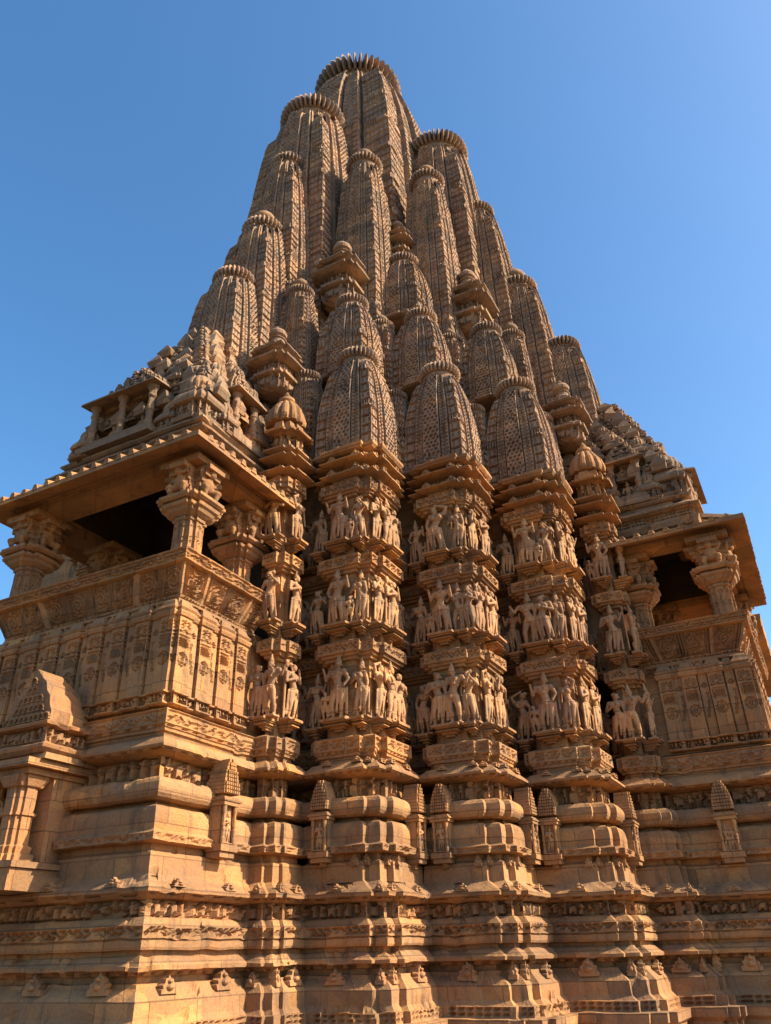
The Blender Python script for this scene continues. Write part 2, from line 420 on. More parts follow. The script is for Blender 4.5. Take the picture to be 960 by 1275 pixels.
def person(mb, sway=1.0, left='down', right='chest', female=True, turn=0.0, x0=0.0, s=1.0, crown=.12, shawl=True, y0=0., sit=False):
    """standing figure 1 unit tall facing -Y; left = +x side"""
    def P(x, y, z): return (x0 + s*x, y0 + s*y, s*z)
    def cap(a, b, ra, rb): capsule(mb, P(*a), P(*b), ra*s, rb*s)
    def el(c, r): ell(mb, P(*c), (r[0]*s, r[1]*s, r[2]*s))
    hx = .045*sway; cx = -.02*sway; nx = .0; hd = .03*sway
    pel = (hx, 0, .48)
    hipw = .062 if female else .055
    # legs: one straight under the weight, one eased
    for sd in (-1, 1):
        free = (sd * sway < 0)
        hip = (hx + sd*hipw, 0, .46)
        knee = (hx*.6 + sd*(.06 + .03*free), -.035 if free else -.01, .262)
        ank = (hx*.2 + sd*(.055 + .02*free), .01, .045)
        cap(hip, knee, .072 if female else .064, .045); cap(knee, ank, .043, .027)
        el((ank[0], ank[1], ank[2] + .12), (.038, .04, .075))
        cap(ank, (ank[0] + sd*.015, ank[1] - .075, .02), .026, .022)
        el((ank[0], ank[1], .07), (.034, .034, .014))
    el((hx, .0, .49), (.118 if female else .10, .085, .085))
    el((hx, .03, .46), (.10, .08, .08))
    # girdle
    el((hx, -.0, .515), (.122 if female else .106, .092, .018)); el((hx, -.085, .46), (.02, .015, .05))
    cap((hx, 0, .52), (cx*.4 + hx*.3, -.01, .61), .075, .062)
    cap((cx*.4 + hx*.3, -.01, .61), (cx, 0, .71), .062, .082)
    el((cx, 0, .725), (.115, .075, .075))
    if female:
        for sd in (-1, 1): el((cx + sd*.054, -.072, .715), (.047, .047, .047))
    el((cx, -.06, .765), (.07, .03, .018)); el((cx, -.085, .655), (.055, .02, .010)); cap((cx - .05, -.085, .75), (cx, -.10, .66), .010, .010); cap((cx + .05, -.085, .75), (cx, -.10, .66), .010, .010)
    sh = [(cx - .125, 0, .775), (cx + .125, 0, .775)]
    cap(sh[0], sh[1], .042, .042)
    cap((cx, 0, .78), (hd, -.005, .85), .034, .03)
    # head, face, hair, crown
    el((hd, -.012, .893), (.05, .056, .064)); el((hd + .018*turn, -.066, .888), (.010, .014, .018)); el((hd + .01*turn, -.05, .856), (.025, .022, .018))
    for sd in (-1, 1):
        el((hd + sd*.055, 0, .87), (.016, .02, .026)); el((hd + sd*.022 + .012*turn, -.062, .905), (.012, .008, .007))
    el((hd, .0, .935), (.058, .062, .022))
    if crown > .09:
        cap((hd, .005, .945), (hd, .01, .955 + crown*.75), .045, .018); el((hd, .005, .97), (.048, .05, .012))
    else:
        el((hd + .05, .035, .945), (.05, .045, .045))
    # arms
    for sd, mode in ((1, left), (-1, right)):
        S_ = sh[1] if sd > 0 else sh[0]
        X = S_[0]
        if mode == 'down': E, H = (X + sd*.045, -.0, .60), (X + sd*.03, -.04, .44)
        elif mode == 'chest': E, H = (X + sd*.05, -.03, .62), (cx + sd*.02, -.115, .68)
        elif mode == 'up': E, H = (X + sd*.06, -.02, .895), (hd + sd*.035, -.02, .985)
        elif mode == 'face': E, H = (X + sd*.06, -.06, .655), (hd + sd*.07, -.08, .84)
        elif mode == 'hip': E, H = (X + sd*.075, .0, .63), (hx + sd*.105, -.05, .53)
        elif mode == 'side': E, H = (X + sd*.07, -.04, .67), (X + sd*.13, -.07, .78)
        else: E, H = (X + sd*.05, -.02, .655), (X + sd*.06, -.10, .80)
        cap(S_, E, .037, .029); cap(E, H, .029, .020); el(H, (.024, .022, .032))
        d = np.array(H) - np.array(E); d /= np.linalg.norm(d)
        for f in (-1, 0, 1): cap(H, tuple(np.array(H) + d*.042 + np.array([f*.013, 0, 0])), .011, .007)
        m_ = [S_[i]*.5 + E[i]*.5 for i in range(3)]; el(m_, (.042, .04, .012))
    if shawl:
        for sd in (-1, 1):
            cap((hx + sd*.13, .01, .50), (hx*.3 + sd*.15, .0, .09), .018, .024)
        cap((hx, -.06, .47), (hx*.4, -.05, .12), .016, .02)
def base_slab(mb, w=.2, h=.045):
    mb.box((-w, -.12, -.01), (w, .09, h*.5))

STAT = []
def mk(name, fn, **k):
    m_ = MB(); fn(m_); me = fuse(m_, name, **k); me.materials.clear(); me.materials.append(BUFF); return me
def S1(m_): base_slab(m_); person(m_, 1, 'down', 'chest')
def S2(m_): base_slab(m_); person(m_, -1, 'face', 'hip', crown=.07)
def S3(m_): base_slab(m_); person(m_, .7, 'up', 'down', crown=.06)
def S4(m_): base_slab(m_); person(m_, -.6, 'raise', 'hip', female=False, crown=.16); person(m_, .5, 'down', 'chest', x0=.2, s=.5, crown=.05, shawl=False)
def S5(m_): base_slab(m_, .26); person(m_, .9, 'down', 'side', x0=-.13, s=.98, crown=.15, female=False, shawl=False); person(m_, -.9, 'chest', 'down', x0=.15, s=.93, crown=.07, y0=-.02)
def S6(m_): base_slab(m_); person(m_, 1.2, 'hip', 'up', crown=.06, turn=1)
def S7(m_): base_slab(m_); person(m_, -.4, 'raise', 'raise', female=False, crown=.17); person(m_, -.5, 'chest', 'down', x0=-.21, s=.45, crown=.05, shawl=False)
def S8(m_): base_slab(m_); person(m_, -1.1, 'chest', 'face', crown=.08, turn=-1); capsule(m_, (.18, .03, .05), (.16, .03, .9), .022, .03); ell(m_, (.16, .0, .93), (.05, .04, .07))
def S9(m_): base_slab(m_); person(m_, .9, 'side', 'chest', female=False, crown=.12); capsule(m_, (.28, .0, .05), (.27, -.03, .95), .016, .016)
for k_, f_ in enumerate((S1, S2, S3, S4, S5, S6, S7, S8, S9)): STAT.append(mk('statue', f_, voxel=.0095))
def V1(m_):
    # rearing lion-bodied beast with a rider on its back and a small figure beneath
    capsule(m_, (.02, 0, .36), (-.02, -.02, .62), .13, .15); capsule(m_, (-.02, -.02, .62), (-.06, -.05, .80), .13, .10)
    ell(m_, (-.09, -.09, .88), (.10, .12, .10)); ell(m_, (-.14, -.19, .85), (.06, .09, .05)); ell(m_, (-.13, -.18, .93), (.05, .06, .03))
    for q in range(7):
        a = q / 6 * 2.6 - .3; ell(m_, (-.06 + .13*math.cos(a), -.02, .90 + .13*math.sin(a)), (.045, .05, .045))
    for sd in (-1, 1):
        capsule(m_, (sd*.07, .0, .34), (sd*.13 - .02, -.10, .20), .085, .06); capsule(m_, (sd*.13 - .02, -.10, .20), (sd*.10, .0, .04), .05, .035); capsule(m_, (sd*.10, .0, .03), (sd*.10, -.10, .02), .04, .03)
        capsule(m_, (sd*.09 - .04, -.05, .66), (sd*.15 - .10, -.17, .60), .055, .045); capsule(m_, (sd*.15 - .10, -.17, .60), (sd*.13 - .14, -.16, .47), .04, .03)
    for q in range(12):
        a0 = q / 12 * 4.4; a1 = (q + 1) / 12 * 4.4
        f = lambda a: (.20 + .10*math.cos(a - 1.6), .03, .42 + .20*math.sin(a - 1.6))
        capsule(m_, f(a0), f(a1), .03, .03)
    capsule(m_, (.10, .0, .62), (.12, -.02, .78), .055, .045); ell(m_, (.12, -.02, .84), (.045, .05, .05)); capsule(m_, (.12, -.02, .74), (.02, -.1, .78), .025, .02)
    capsule(m_, (-.12, -.10, .05), (-.08, -.12, .24), .05, .045); ell(m_, (-.07, -.13, .31), (.042, .045, .05)); capsule(m_, (-.08, -.12, .22), (.0, -.14, .34), .022, .018)
    base_slab(m_, .24)
VY = mk('rearing_beast', V1, voxel=.014)
def Q1(m_):
    # seated cross-legged figure
    for sd in (-1, 1):
        capsule(m_, (sd*.08, 0, .16), (sd*.26, -.16, .13), .09, .06); capsule(m_, (sd*.26, -.16, .12), (-sd*.06, -.22, .08), .055, .04)
        capsule(m_, (sd*.16, 0, .60), (sd*.24, -.04, .38), .05, .04); capsule(m_, (sd*.24, -.04, .38), (sd*.16, -.18, .28), .04, .03)
        ell(m_, (sd*.075, -.0, .76), (.02, .025, .04))
    ell(m_, (0, 0, .18), (.17, .13, .12)); capsule(m_, (0, 0, .2), (0, 0, .52), .11, .12); ell(m_, (0, 0, .57), (.17, .10, .09)); capsule(m_, (0, 0, .6), (0, 0, .72), .05, .045)
    ell(m_, (0, -.01, .78), (.075, .08, .09)); capsule(m_, (0, 0, .86), (0, 0, 1.0), .065, .03); m_.box((-.34, -.28, -.02), (.34, .15, .06))
SEAT = mk('seated_statue', Q1, voxel=.018)

br_mb = MB()
br_mb.box((-.5, -1.0, .78), (.5, .3, 1.0)); br_mb.box((-.42, -.86, .66), (.42, .3, .775)); br_mb.box((-.44, -.80, .40), (.44, .3, .52), .04); br_mb.box((-.30, -.62, .55), (.30, .3, .655)); br_mb.box((-.26, -.45, .2), (.26, .3, .395)); br_mb.box((-.16, -.3, 0), (.16, .3, .195))
BR = br_mb.build('pedestal', WARM); BRM = BR.data; bpy.data.objects.remove(BR)

def put(me, name, parent, x, y, z, facing, sc, mat=None, sx=1.0):
    o = bpy.data.objects.new(name, me); COL.objects.link(o)
    o.parent = parent; o.location = (x, y, z)
    o.rotation_euler = (0, 0, -math.pi/2 if facing == 'L' else (0.0 if facing == 'R' else facing))
    o.scale = (sc * sx, sc, sc) if isinstance(sc, (int, float)) else sc
    return o
def figure(parent, x, y, zfeet, facing, hgt, kind, w=.17, dep=.10, flip=1, ped=True, sx=1.0):
    sx *= 1.02; hgt *= 1.03
    """statue on its own bracket; (x, y) lies on the wall face"""
    nx, ny = (-1, 0) if facing == 'L' else (0, -1)
    put(STAT[kind % len(STAT)], 'statue', parent, x + nx*dep*.55, y + ny*dep*.55, zfeet, facing, (hgt*flip*sx, hgt*.85, hgt))
    if ped: put(BRM, 'pedestal', parent, x, y, zfeet - .135, facing, (w, dep*1.35, .135))
# ---- carved niche with pediment standing on the base mouldings
def niche_meshes():
    m_ = MB()
    w, d = .085, .10
    # lower frame: posts, figure panel, ledges
    m_.box((-w, -d*.55, 0), (w, .06, .33)); m_.box((-w*1.25, -d, -.06), (w*1.25, .06, -.003)); m_.box((-w*1.05, -d*.8, -.11), (w*1.05, .06, -.063)); m_.box((-w*1.2, -d, .333), (w*1.2, .06, .365)); m_.box((-w*1.35, -d*1.1, .368), (w*1.35, .06, .388)); m_.box((-w*1.1, -d*.9, .391), (w*1.1, .06, .41))
    for sd in (-1, 1):
        m_.lathe(sd*w*.8, -d*.78, [(.018, .003), (.018, .05), (.013, .06), (.013, .15), (.018, .16), (.013, .17), (.013, .26), (.019, .28), (.019, .33)], 10)
    # pediment of stepped interlaced arches
    z = .44
    m_.box((-w*.7, -d*.3, .411), (w*.7, .06, .439))
    for q in range(9):
        ww = w*1.0*(1 - (q/9.1)**2.2) + .012; hh = .036
        m_.box((-ww, -d*(.85 - .02*q), z), (ww, .09, z + hh - .004))
        for k in range(-3, 4):
            if abs(k)*.026 + .012 < ww: m_.box((k*.026 - .009, -d*(.85 - .02*q) - .016, z + .004), (k*.026 + .009, -d*(.85 - .02*q) + .003, z + hh - .006))
        z += hh
    return m_
NICHE = niche_meshes().build('niche', WARM); NICHEM = NICHE.data; bpy.data.objects.remove(NICHE)
def niche(parent, x, y, facing, z=1.02, sc=1.0):
    o = put(NICHEM, 'niche', parent, x, y, z, facing, (1.15*sc, 1.15*sc, 1.0*sc))
    nx, ny = (-1, 0) if facing == 'L' else (0, -1)
    put(STAT[R.choice((0, 4, 6))], 'statue', parent, x + nx*.075, y + ny*.075, z + .01, facing, .30)
    return o

# ---- buttresses
K = {1: (-4.891, -2.863), 2: (-3.907, -3.907), 3: (-2.863, -4.891)}
HB = .466
BP = [(min(x, HB - .085), min(y, HB - .085)) for x, y in cross(0, 0, HB, .079, .166)]
BP = [q for i, q in enumerate(BP) if math.dist(q, BP[i-1]) > 1e-4]
mb = MB(); loft(mb, BP, BASE_MOULD + UP_MOULD, ds=.026, dz=.02, seed=5)
loft(mb, cross(-.065, -.065, .401, .079, .15), EAVES, ds=.022, dz=.018, seed=6)
# upright leaf tongues on the khura course
for (x, y, nx, ny) in [(-.55, -.30, -1, 0), (-.55, .1, -1, 0), (-.47, -.40, -1, 0), (-.30, -.55, 0, -1), (-.40, -.47, 0, -1), (.1, -.55, 0, -1)]:
    crest(mb, x + nx*.09, y + ny*.09, .86, nx, ny, .09, .12, int(x*100) + int(y*70))
    crest(mb, x + nx*.035, y + ny*.035, 1.96, nx, ny, .12, .07, int(x*90) + int(y*50))
    crest(mb, x + nx*.03, y + ny*.03, 6.0, nx, ny, .13, .10, int(x*93) + int(y*51))
    crest(mb, x + nx*.03, y + ny*.03, 6.225, nx, ny, .13, .10, int(x*95) + int(y*52))
b_me = mb.build('buttress', WARM, erode=.013); bdata = b_me.data; bpy.data.objects.remove(b_me)
ROWS = (2.48, 3.70, 4.905)
kinds = {1: [[8, 3, 0, 5, 4, 1], [1, 3, 0, 1, 7, 2], [0, 6, 1, 8, 4, 0]], 2: [[1, 4, 1, 5, 7, 0], [0, 6, 4, 2, 7, 1], [3, 5, 0, 7, 0, 2]], 3: [[5, 3, 2, 0, 8, 7], [6, 4, 0, 1, 7, 2], [0, 6, 1, 5, 3, 8]]}
blab = {1: 'carved buttress next to the sunlit left balcony', 2: 'carved corner buttress standing between the two others', 3: 'carved buttress next to the shaded right balcony'}
butt = {}
for b in (1, 2, 3):
    kx, ky = K[b]
    o = bpy.data.objects.new('buttress', bdata); COL.objects.link(o); adopt(o, temple, blab[b]); o.location = (kx + HB, ky + HB, TOFF); butt[b] = o
    for r, z in enumerate(ROWS):
        q = kinds[b][r]
        e, h = -HB - .079 + .12, -HB + .12
        figure(o, h, .385, z - .02, 'L', .66, q[0], .15, .13, 1, sx=.95)
        figure(o, e, .02, z + .03, 'L', .76, q[1], .36, .16, 1 if r % 2 else -1, sx=1.05)
        figure(o, h, -HB + .20, z + .03, 'L', .70, q[2], .17, .17, 1, sx=.9)
        figure(o, -HB + .20, h, z + .02, 'R', .71, q[3], .17, .17, -1 if r == 1 else 1, sx=.95)
        figure(o, .0, e, z + .01, 'R', .73, q[4], .30, .16, 1 if r != 1 else -1, sx=1.1)
        figure(o, .385, h, z, 'R', .68, q[5], .16, .13, -1, sx=.95)
    niche(o, -HB - .079 - .11, .11, 'L'); niche(o, .14, -HB - .079 - .11, 'R')

# the matching buttress on the far side of the left balcony, glimpsed between its pillars
o = bpy.data.objects.new('buttress', bdata); COL.objects.link(o); adopt(o, temple, 'buttress glimpsed through the left balcony'); o.location = (K[1][0] + HB, -(K[1][1] + HB), TOFF); o.scale = (1, -1, 1)

# half buttresses against the balconies (mirror images of each other)
def half_buttress(swap):
    poly = [(-5.53, -1.55), (-5.53, -1.773), (-5.473, -1.773), (-5.473, -1.871), (-5.354, -1.871), (-5.354, -1.915), (-5.10, -1.915), (-5.10, -1.871), (-5.02, -1.871), (-5.02, -1.3), (-5.2, -1.3), (-5.2, -1.55)]
    m_ = MB(); loft(m_, poly, BASE_MOULD + UP_MOULD[:-2] + EAVES[1:-7] + [(6.30, -.04), (6.34, .06), (6.37, .06), (6.42, -.03), (6.424, -.04, 'frieze', .03), (6.66, -.05), (6.68, .06), (6.71, .07), (6.75, -.02), (6.9, -.05), (6.95, -.1)], ds=.026, dz=.02, seed=8)
    # ribbed bell and small pot on top
    m_.lathe(-5.25, -1.62, [(.30, 6.94, 1), (.31, 7.02, 1), (.27, 7.18, 1), (.17, 7.33, 1), (.10, 7.36), (.13, 7.40), (.12, 7.45), (.04, 7.49), (.05, 7.53), (.01, 7.6)], 48, 12, .16)
    o = part(m_, 'buttress', WARM, 'narrow carved buttress beside the %s balcony' % ('right' if swap else 'left'), swap=swap, erode=.012)
    for r, z in enumerate(ROWS):
        for (x, y, f, hh, kd, w) in [(-5.44, -1.70, 'L', .72, 0, .18), (-5.24, -1.82, 'R', .72, 2, .18)]:
            if swap: x, y, f = y, x, ('R' if f == 'L' else 'L')
            figure(o, x, y, z + .02 + (TOFF if False else 0), f, hh, [[4, 5, 7], [1, 3, 0], [8, 6, 2]][r][kd // 1 % 3] if not swap else [[6, 0, 4], [4, 7, 8], [1, 5, 3]][r][kd], w, .15, 1 if r % 2 else -1)
    return o
hb_l = half_buttress(False); hb_r = half_buttress(True)

# figures in the dark recesses: a standing statue and a rearing beast on each level
for (x, y) in [(-4.62 + .12, -1.62), (-3.6 + .12, -2.74), (-2.5 + .12, -3.84), (-1.5 + .12, -4.86)]:
    pass
for (wx, y0, y1) in [(-4.62, -1.93, -1.55), (-3.6, -2.96, -2.55), (-2.5, -4.0, -3.66), (-1.5, -5.05, -4.66)]:
    for r, z in enumerate(ROWS):
        figure(core, wx + .12, y0 + .10, z - .08, 'L', .66, (r*4 + int(-wx*3)) % 9, .16, .14, 1, sx=.9)
        put(VY, 'rearing_beast', core, wx + .06, y0 + .31, z - .08, 'L', .72)
for (wy, x0) in [(-2.5, -3.78), (-3.6, -2.74), (-4.6, -1.62)]:
    for r, z in enumerate(ROWS):
        put(VY, 'rearing_beast', core, x0, wy + .06, z - .08, 'R', (-.72, .72, .72))

# ------------------------------------------------------------------ spires
def ring_mesh(mb, cx, cy, z, r, n=None, th=None, ball=True, deep=.2):
    """ribbed disc with a smooth collar"""
    th = th or r * .58
    n = n or 36
    ar = [(.70, -.02, 0), (.86, .02, 1), (.97, .18, 1), (1.0, .42, 1), (.97, .66, 1), (.88, .86, 1), (.74, .98, .6), (.62, 1.0, 0)]
    mb.lathe(cx, cy, [(a*r, z + b*th, c) for a, b, c in ar], n*6, n, deep, .7)
def pot_mesh(mb, cx, cy, z, r):
    mb.lathe(cx, cy, [(r*.95, z), (r, z + .1*r), (r*.8, z + .25*r), (r*.55, z + .32*r), (r*.62, z + .4*r), (r*.98, z + .62*r), (r*1.05, z + .95*r), (r*.86, z + 1.3*r), (r*.45, z + 1.52*r), (r*.36, z + 1.6*r), (r*.5, z + 1.7*r), (r*.42, z + 1.85*r), (r*.2, z + 2.1*r), (r*.02, z + 2.35*r)], 22)
STRIPS = [(-1.0, 0.0), (-.64, 0.0), (-.64, -.07), (-.58, -.07), (-.58, .06), (-.33, .06), (-.33, -.03), (-.28, -.03), (-.28, .13), (.28, .13), (.28, -.03), (.33, -.03), (.33, .06), (.58, .06), (.58, -.07), (.64, -.07), (.64, 0.0)]
def spire(mb, hw, z0, z1, top=.45, cell=.07, ds=.02, curve=2.3, bulge=.12, slab=True, dep=.018, faces='XY', courses=None):
    """curved tower body, base half-width hw, with vertical bands separated by dark grooves"""
    H = z1 - z0
    q = [(-a, -1 - o) for a, o in STRIPS]          # -Y face runs from x=+.. to -..; reversed below
    face = [(a, -1 - o) for a, o in STRIPS]         # -Y face left to right, start corner (-1,-1)
    P = []; T = []
    for r in range(4):
        c, s = [(1, 0), (0, 1), (-1, 0), (0, -1)][r]
        P += [(c*x - s*y, s*x + c*y) for x, y in face]
        T += [r] * len(face)
    P = np.array(P); n = len(P)
    pos = []; nor = []; uu = []; LL = []; ed = []; typ = []; fade = []
    for i in range(n):
        a = P[i]; b = P[(i+1) % n]; e = b - a; L = np.linalg.norm(e); nv = np.array([e[1], -e[0]]) / L
        local = i % len(face)
        kind = {0: 0, 4: 1, 8: 2, 12: 1, 16: 0, 2: 3, 6: 3, 10: 3, 14: 3}.get(local, 4)
        vis = nv[0] < -.3 or nv[1] < -.3 or kind == 4 and T[i] in (0, 3)
        k = max(2, int(math.ceil(L * hw / ds))) if (nv[0] < -.3 or nv[1] < -.3) and L > .1 else 1
        t = np.linspace(0, 1, k + 1)
        pos.append(a + e*t[:, None]); nor.append(np.repeat(nv[None], k+1, 0)); uu.append((t - .5)*L*hw); LL.append(np.full(k+1, L*hw)); ed.append(np.full(k+1, i)); typ.append(np.full(k+1, kind))
        f = np.ones(k+1); f[0] = f[-1] = 0; fade.append(f if k > 1 else f*0)
    pos = np.concatenate(pos); nor = np.concatenate(nor); uu = np.concatenate(uu); LL = np.concatenate(LL); ed = np.concatenate(ed); typ = np.concatenate(typ); fade = np.concatenate(fade)
    nrow = int(H / (ds * 1.05)); zz = np.linspace(0, H, nrow + 1)
    tend = np.choose(typ, [.90, .945, .985, .92, .95])
    cs = courses or cell * 2.1
    V = []; S = len(pos)
    if slab:
        for zz_, k_ in ((-.10*hw - .02, 1.0), (-.10*hw, 1.10), (-.012, 1.12), (0, 1.04)):
            V.append(np.concatenate([pos*hw*k_, np.full((S, 1), z0 + zz_)], 1))
    for z in zz:
        t = z / H
        w = 1 - bulge*t*.35 - (1 - top - bulge*.35) * t**curve
        cut = 1 - .34 * smooth(0, .075, np.maximum(t - tend, 0.)) * (1 - top*.3)
        f = w * cut
        p = pos * (hw * f)[:, None]
        u = uu * f
        # relief
        row = np.floor(z / (cell*.87)); off = (row % 2) * .5
        cu = np.mod(u / cell + off, 1) - .5; cv = z/(cell*.87) - row - .5
        cid = np.floor(u / cell + off)
        rnd = hsh(cid.astype(np.int64) + ed*17, int(row), 5)
        pit = np.hypot(cu, cv*.95) < .25 + .10*rnd
        lat = np.where(pit, -1., 0.) * (.8 + 1.1*rnd)
        teeth = np.where(np.mod(z / (cell*.9), 1) < .38, -1.3, 0.) + np.where(np.abs(np.mod(u/(cell*.8), 1) - .5) < .15, -.5, 0.)
        c5 = np.mod(z / cs, 5); cc = np.mod(z / cs, 1)
        kar = np.where(cc < .22, -1.6, 0.) + np.where((c5 > 4.0), .9, 0.) + np.where((c5 > 4.2) & (c5 < 4.9) & (np.mod(u/(cell*.6), 1) < .35), -1.4, 0.) + np.where((c5 < 4.0) & (cc > .4) & (cc < .85) & (np.abs(np.mod(u/(cell*1.1), 1) - .5) < .2), -.8, 0.)
        hz = np.mod(z / (cell*.87), 1)
        pra = np.where(hz < .24, -1.2, 0.) + np.where((np.hypot(u/(LL*f) * 1.0, (hz - .62)*.5) < .20), -1.3, 0.)
        rel = np.choose(typ, [kar, pra, lat, teeth*.3, 0*u])
        p = p + nor * (rel * dep * 1.7 * fade)[:, None]
        V.append(np.concatenate([p, np.full((S, 1), z0 + z)], 1))
    R_ = len(V); V = np.concatenate(V)
    a = np.arange(S - 1); a = a[ed[:-1] == ed[1:]]
    F = np.concatenate([np.stack([a + r*S, a+1 + r*S, a+1 + (r+1)*S, a + (r+1)*S], 1) for r in range(R_ - 1)])
    b0 = mb.n; mb.add(V, [F])
    first = np.array([np.where(ed == i)[0][0] for i in range(n)])
    mb.f.append(np.array([first[::-1]]) + b0); mb.f.append(np.array([first + (R_-1)*S]) + b0)

SP = {}
def spire_set(key, places, hw, z0, zr, ring, top=.45, cell=.07, ds=.02, curve=2.3, bulge=.12, pot=0., dep=.018, labels=None, name='spire', nr=30, deep=.24, neck=.9, up=.14):
    """places: list of (x, y) centres; zr = height where the ribbed disc starts"""
    m_ = MB(); spire(m_, hw, z0, zr + .02, top, cell, ds, curve, bulge, dep=dep)
    m_.lathe(0, 0, [(ring*neck*.8, zr - .2*ring), (ring*.78, zr + .25*ring)], 24)
    body = m_.build(name, SPIRE, erode=.014); bd = body.data; bpy.data.objects.remove(body)
    m_ = MB(); ring_mesh(m_, 0, 0, zr + up*ring, ring, n=nr, deep=deep)
    rg = m_.build('ribbed_disc', SPIRE, erode=.006, smooth_shade=False); rd = rg.data; bpy.data.objects.remove(rg)
    pd = None
    if pot:
        m_ = MB(); m_.lathe(0, 0, [(ring*.6, zr + .40*ring), (ring*.66, zr + .47*ring), (ring*.5, zr + .55*ring), (ring*.34, zr + .62*ring), (ring*.34, zr + .82*ring)], 24); pot_mesh(m_, 0, 0, zr + ring*.8, pot*1.15); pg = m_.build('pot_finial', ROOF, smooth_shade=True); pd = pg.data; bpy.data.objects.remove(pg)
    for i, (x, y) in enumerate(places):
        o = bpy.data.objects.new(name, bd); COL.objects.link(o); adopt(o); o.location = (x, y, TOFF)
        if labels: o['label'] = labels[i]
        c_ = bpy.data.objects.new('ribbed_disc', rd); COL.objects.link(c_); c_.parent = o
        if pd: f_ = bpy.data.objects.new('pot_finial', pd); COL.objects.link(f_); f_.parent = o
# main tower
spire_set('main', [(0, 0)], 2.15, 10.0, 23.0, 1.38, top=.50, cell=.12, ds=.04, curve=6, bulge=.28, dep=.022, name='main_spire', nr=44, deep=.5, labels=['largest spire at the centre, its ribbed disc jutting out like spikes'])
both = lambda d, l=0: [(-d, -l), (-l, -d)]
spire_set('u1', both(2.45), 1.10, 8.5, 18.62, .86, top=.62, cell=.095, ds=.03, curve=4.2, bulge=.2, dep=.017, labels=['second tallest spire, clinging to the left of the main spire', 'second tallest spire, clinging to the right of the main spire'], nr=40, deep=.3)
spire_set('u2', both(3.38), .74, 8.2, 15.95, .44, top=.50, cell=.08, ds=.026, curve=4.0, bulge=.16, dep=.015, pot=.17, labels=None)
spire_set('u3', both(4.12), .66, 7.6, 13.0, .46, top=.60, cell=.075, ds=.024, curve=3.6, bulge=.14, dep=.014, pot=.20)
spire_set('u4', both(4.86), .57, 7.4, 10.92, .42, top=.62, cell=.07, ds=.022, curve=3.4, bulge=.12, dep=.013)
spire_set('s', both(2.76, 1.68), .50, 9.4, 15.62, .43, top=.62, cell=.075, ds=.024, curve=3.6, bulge=.12, dep=.014, pot=.19)
spire_set('K1', [(-4.41, -2.41), (-3.42, -3.42), (-2.41, -4.41)], .485, 6.46, 8.36, .36, top=.50, cell=.078, ds=.0165, curve=3.1, bulge=.10, dep=.017)
spire_set('K2', [(-3.87, -1.98), (-2.93, -2.93), (-1.98, -3.87)], .46, 8.55, 10.28, .32, top=.50, cell=.075, ds=.019, curve=3.0, bulge=.10, dep=.017)
spire_set('K3', [(-2.36, -2.36)], .52, 10.8, 12.55, .35, top=.50, cell=.07, ds=.02, curve=3.0, bulge=.10, dep=.018)
spire_set('a', both(4.10, .99), .30, 8.2, 10.85, .28, top=.74, cell=.06, ds=.02, curve=2.6, bulge=.1, dep=.016, pot=.13)
spire_set('b', both(3.23, 2.26), .27, 8.3, 10.15, .25, top=.78, cell=.06, ds=.02, curve=2.6, bulge=.1, dep=.016, pot=.10)
spire_set('d', both(3.70, 2.70), .25, 6.4, 8.02, .23, top=.8, cell=.06, ds=.02, curve=2.6, bulge=.1, dep=.016)
spire_set('c', both(4.52, 1.48), .27, 6.4, 8.3, .27, top=.82, cell=.06, ds=.02, curve=2.6, bulge=.1, dep=.016)

# stepped masonry that carries the spires
mb = MB()
def scaled(pts, k): return [(x*k, y*k) for x, y in pts]
loft(mb, core_poly, [(6.58, -.12), (6.6, -.25), (7.2, -.28, 'diamond', .02), (7.8, -.30), (7.85, -.22), (7.95, -.2), (8.0, -.4), (8.35, -.45)], ds=.06, dz=.05)
loft(mb, scaled(core_poly, .86), [(8.3, -.05), (8.5, 0), (8.6, -.1), (8.62, -.12, 'frieze', .03), (9.0, -.12), (9.05, .02), (9.12, .02), (9.2, -.2)], ds=.05, dz=.04)
loft(mb, scaled(core_poly, .74), [(9.1, -.1), (10.2, -.12), (10.25, .0), (10.34, .0), (10.4, -.25), (10.7, -.3)], ds=.06, dz=.05)
loft(mb, scaled(core_poly, .60), [(10.5, -.05), (11.6, -.08), (11.7, .02), (11.8, .02), (12.0, -.3), (12.6, -.4)], ds=.06, dz=.05)
part(mb, 'spire_base', SPIRE, erode=.02)

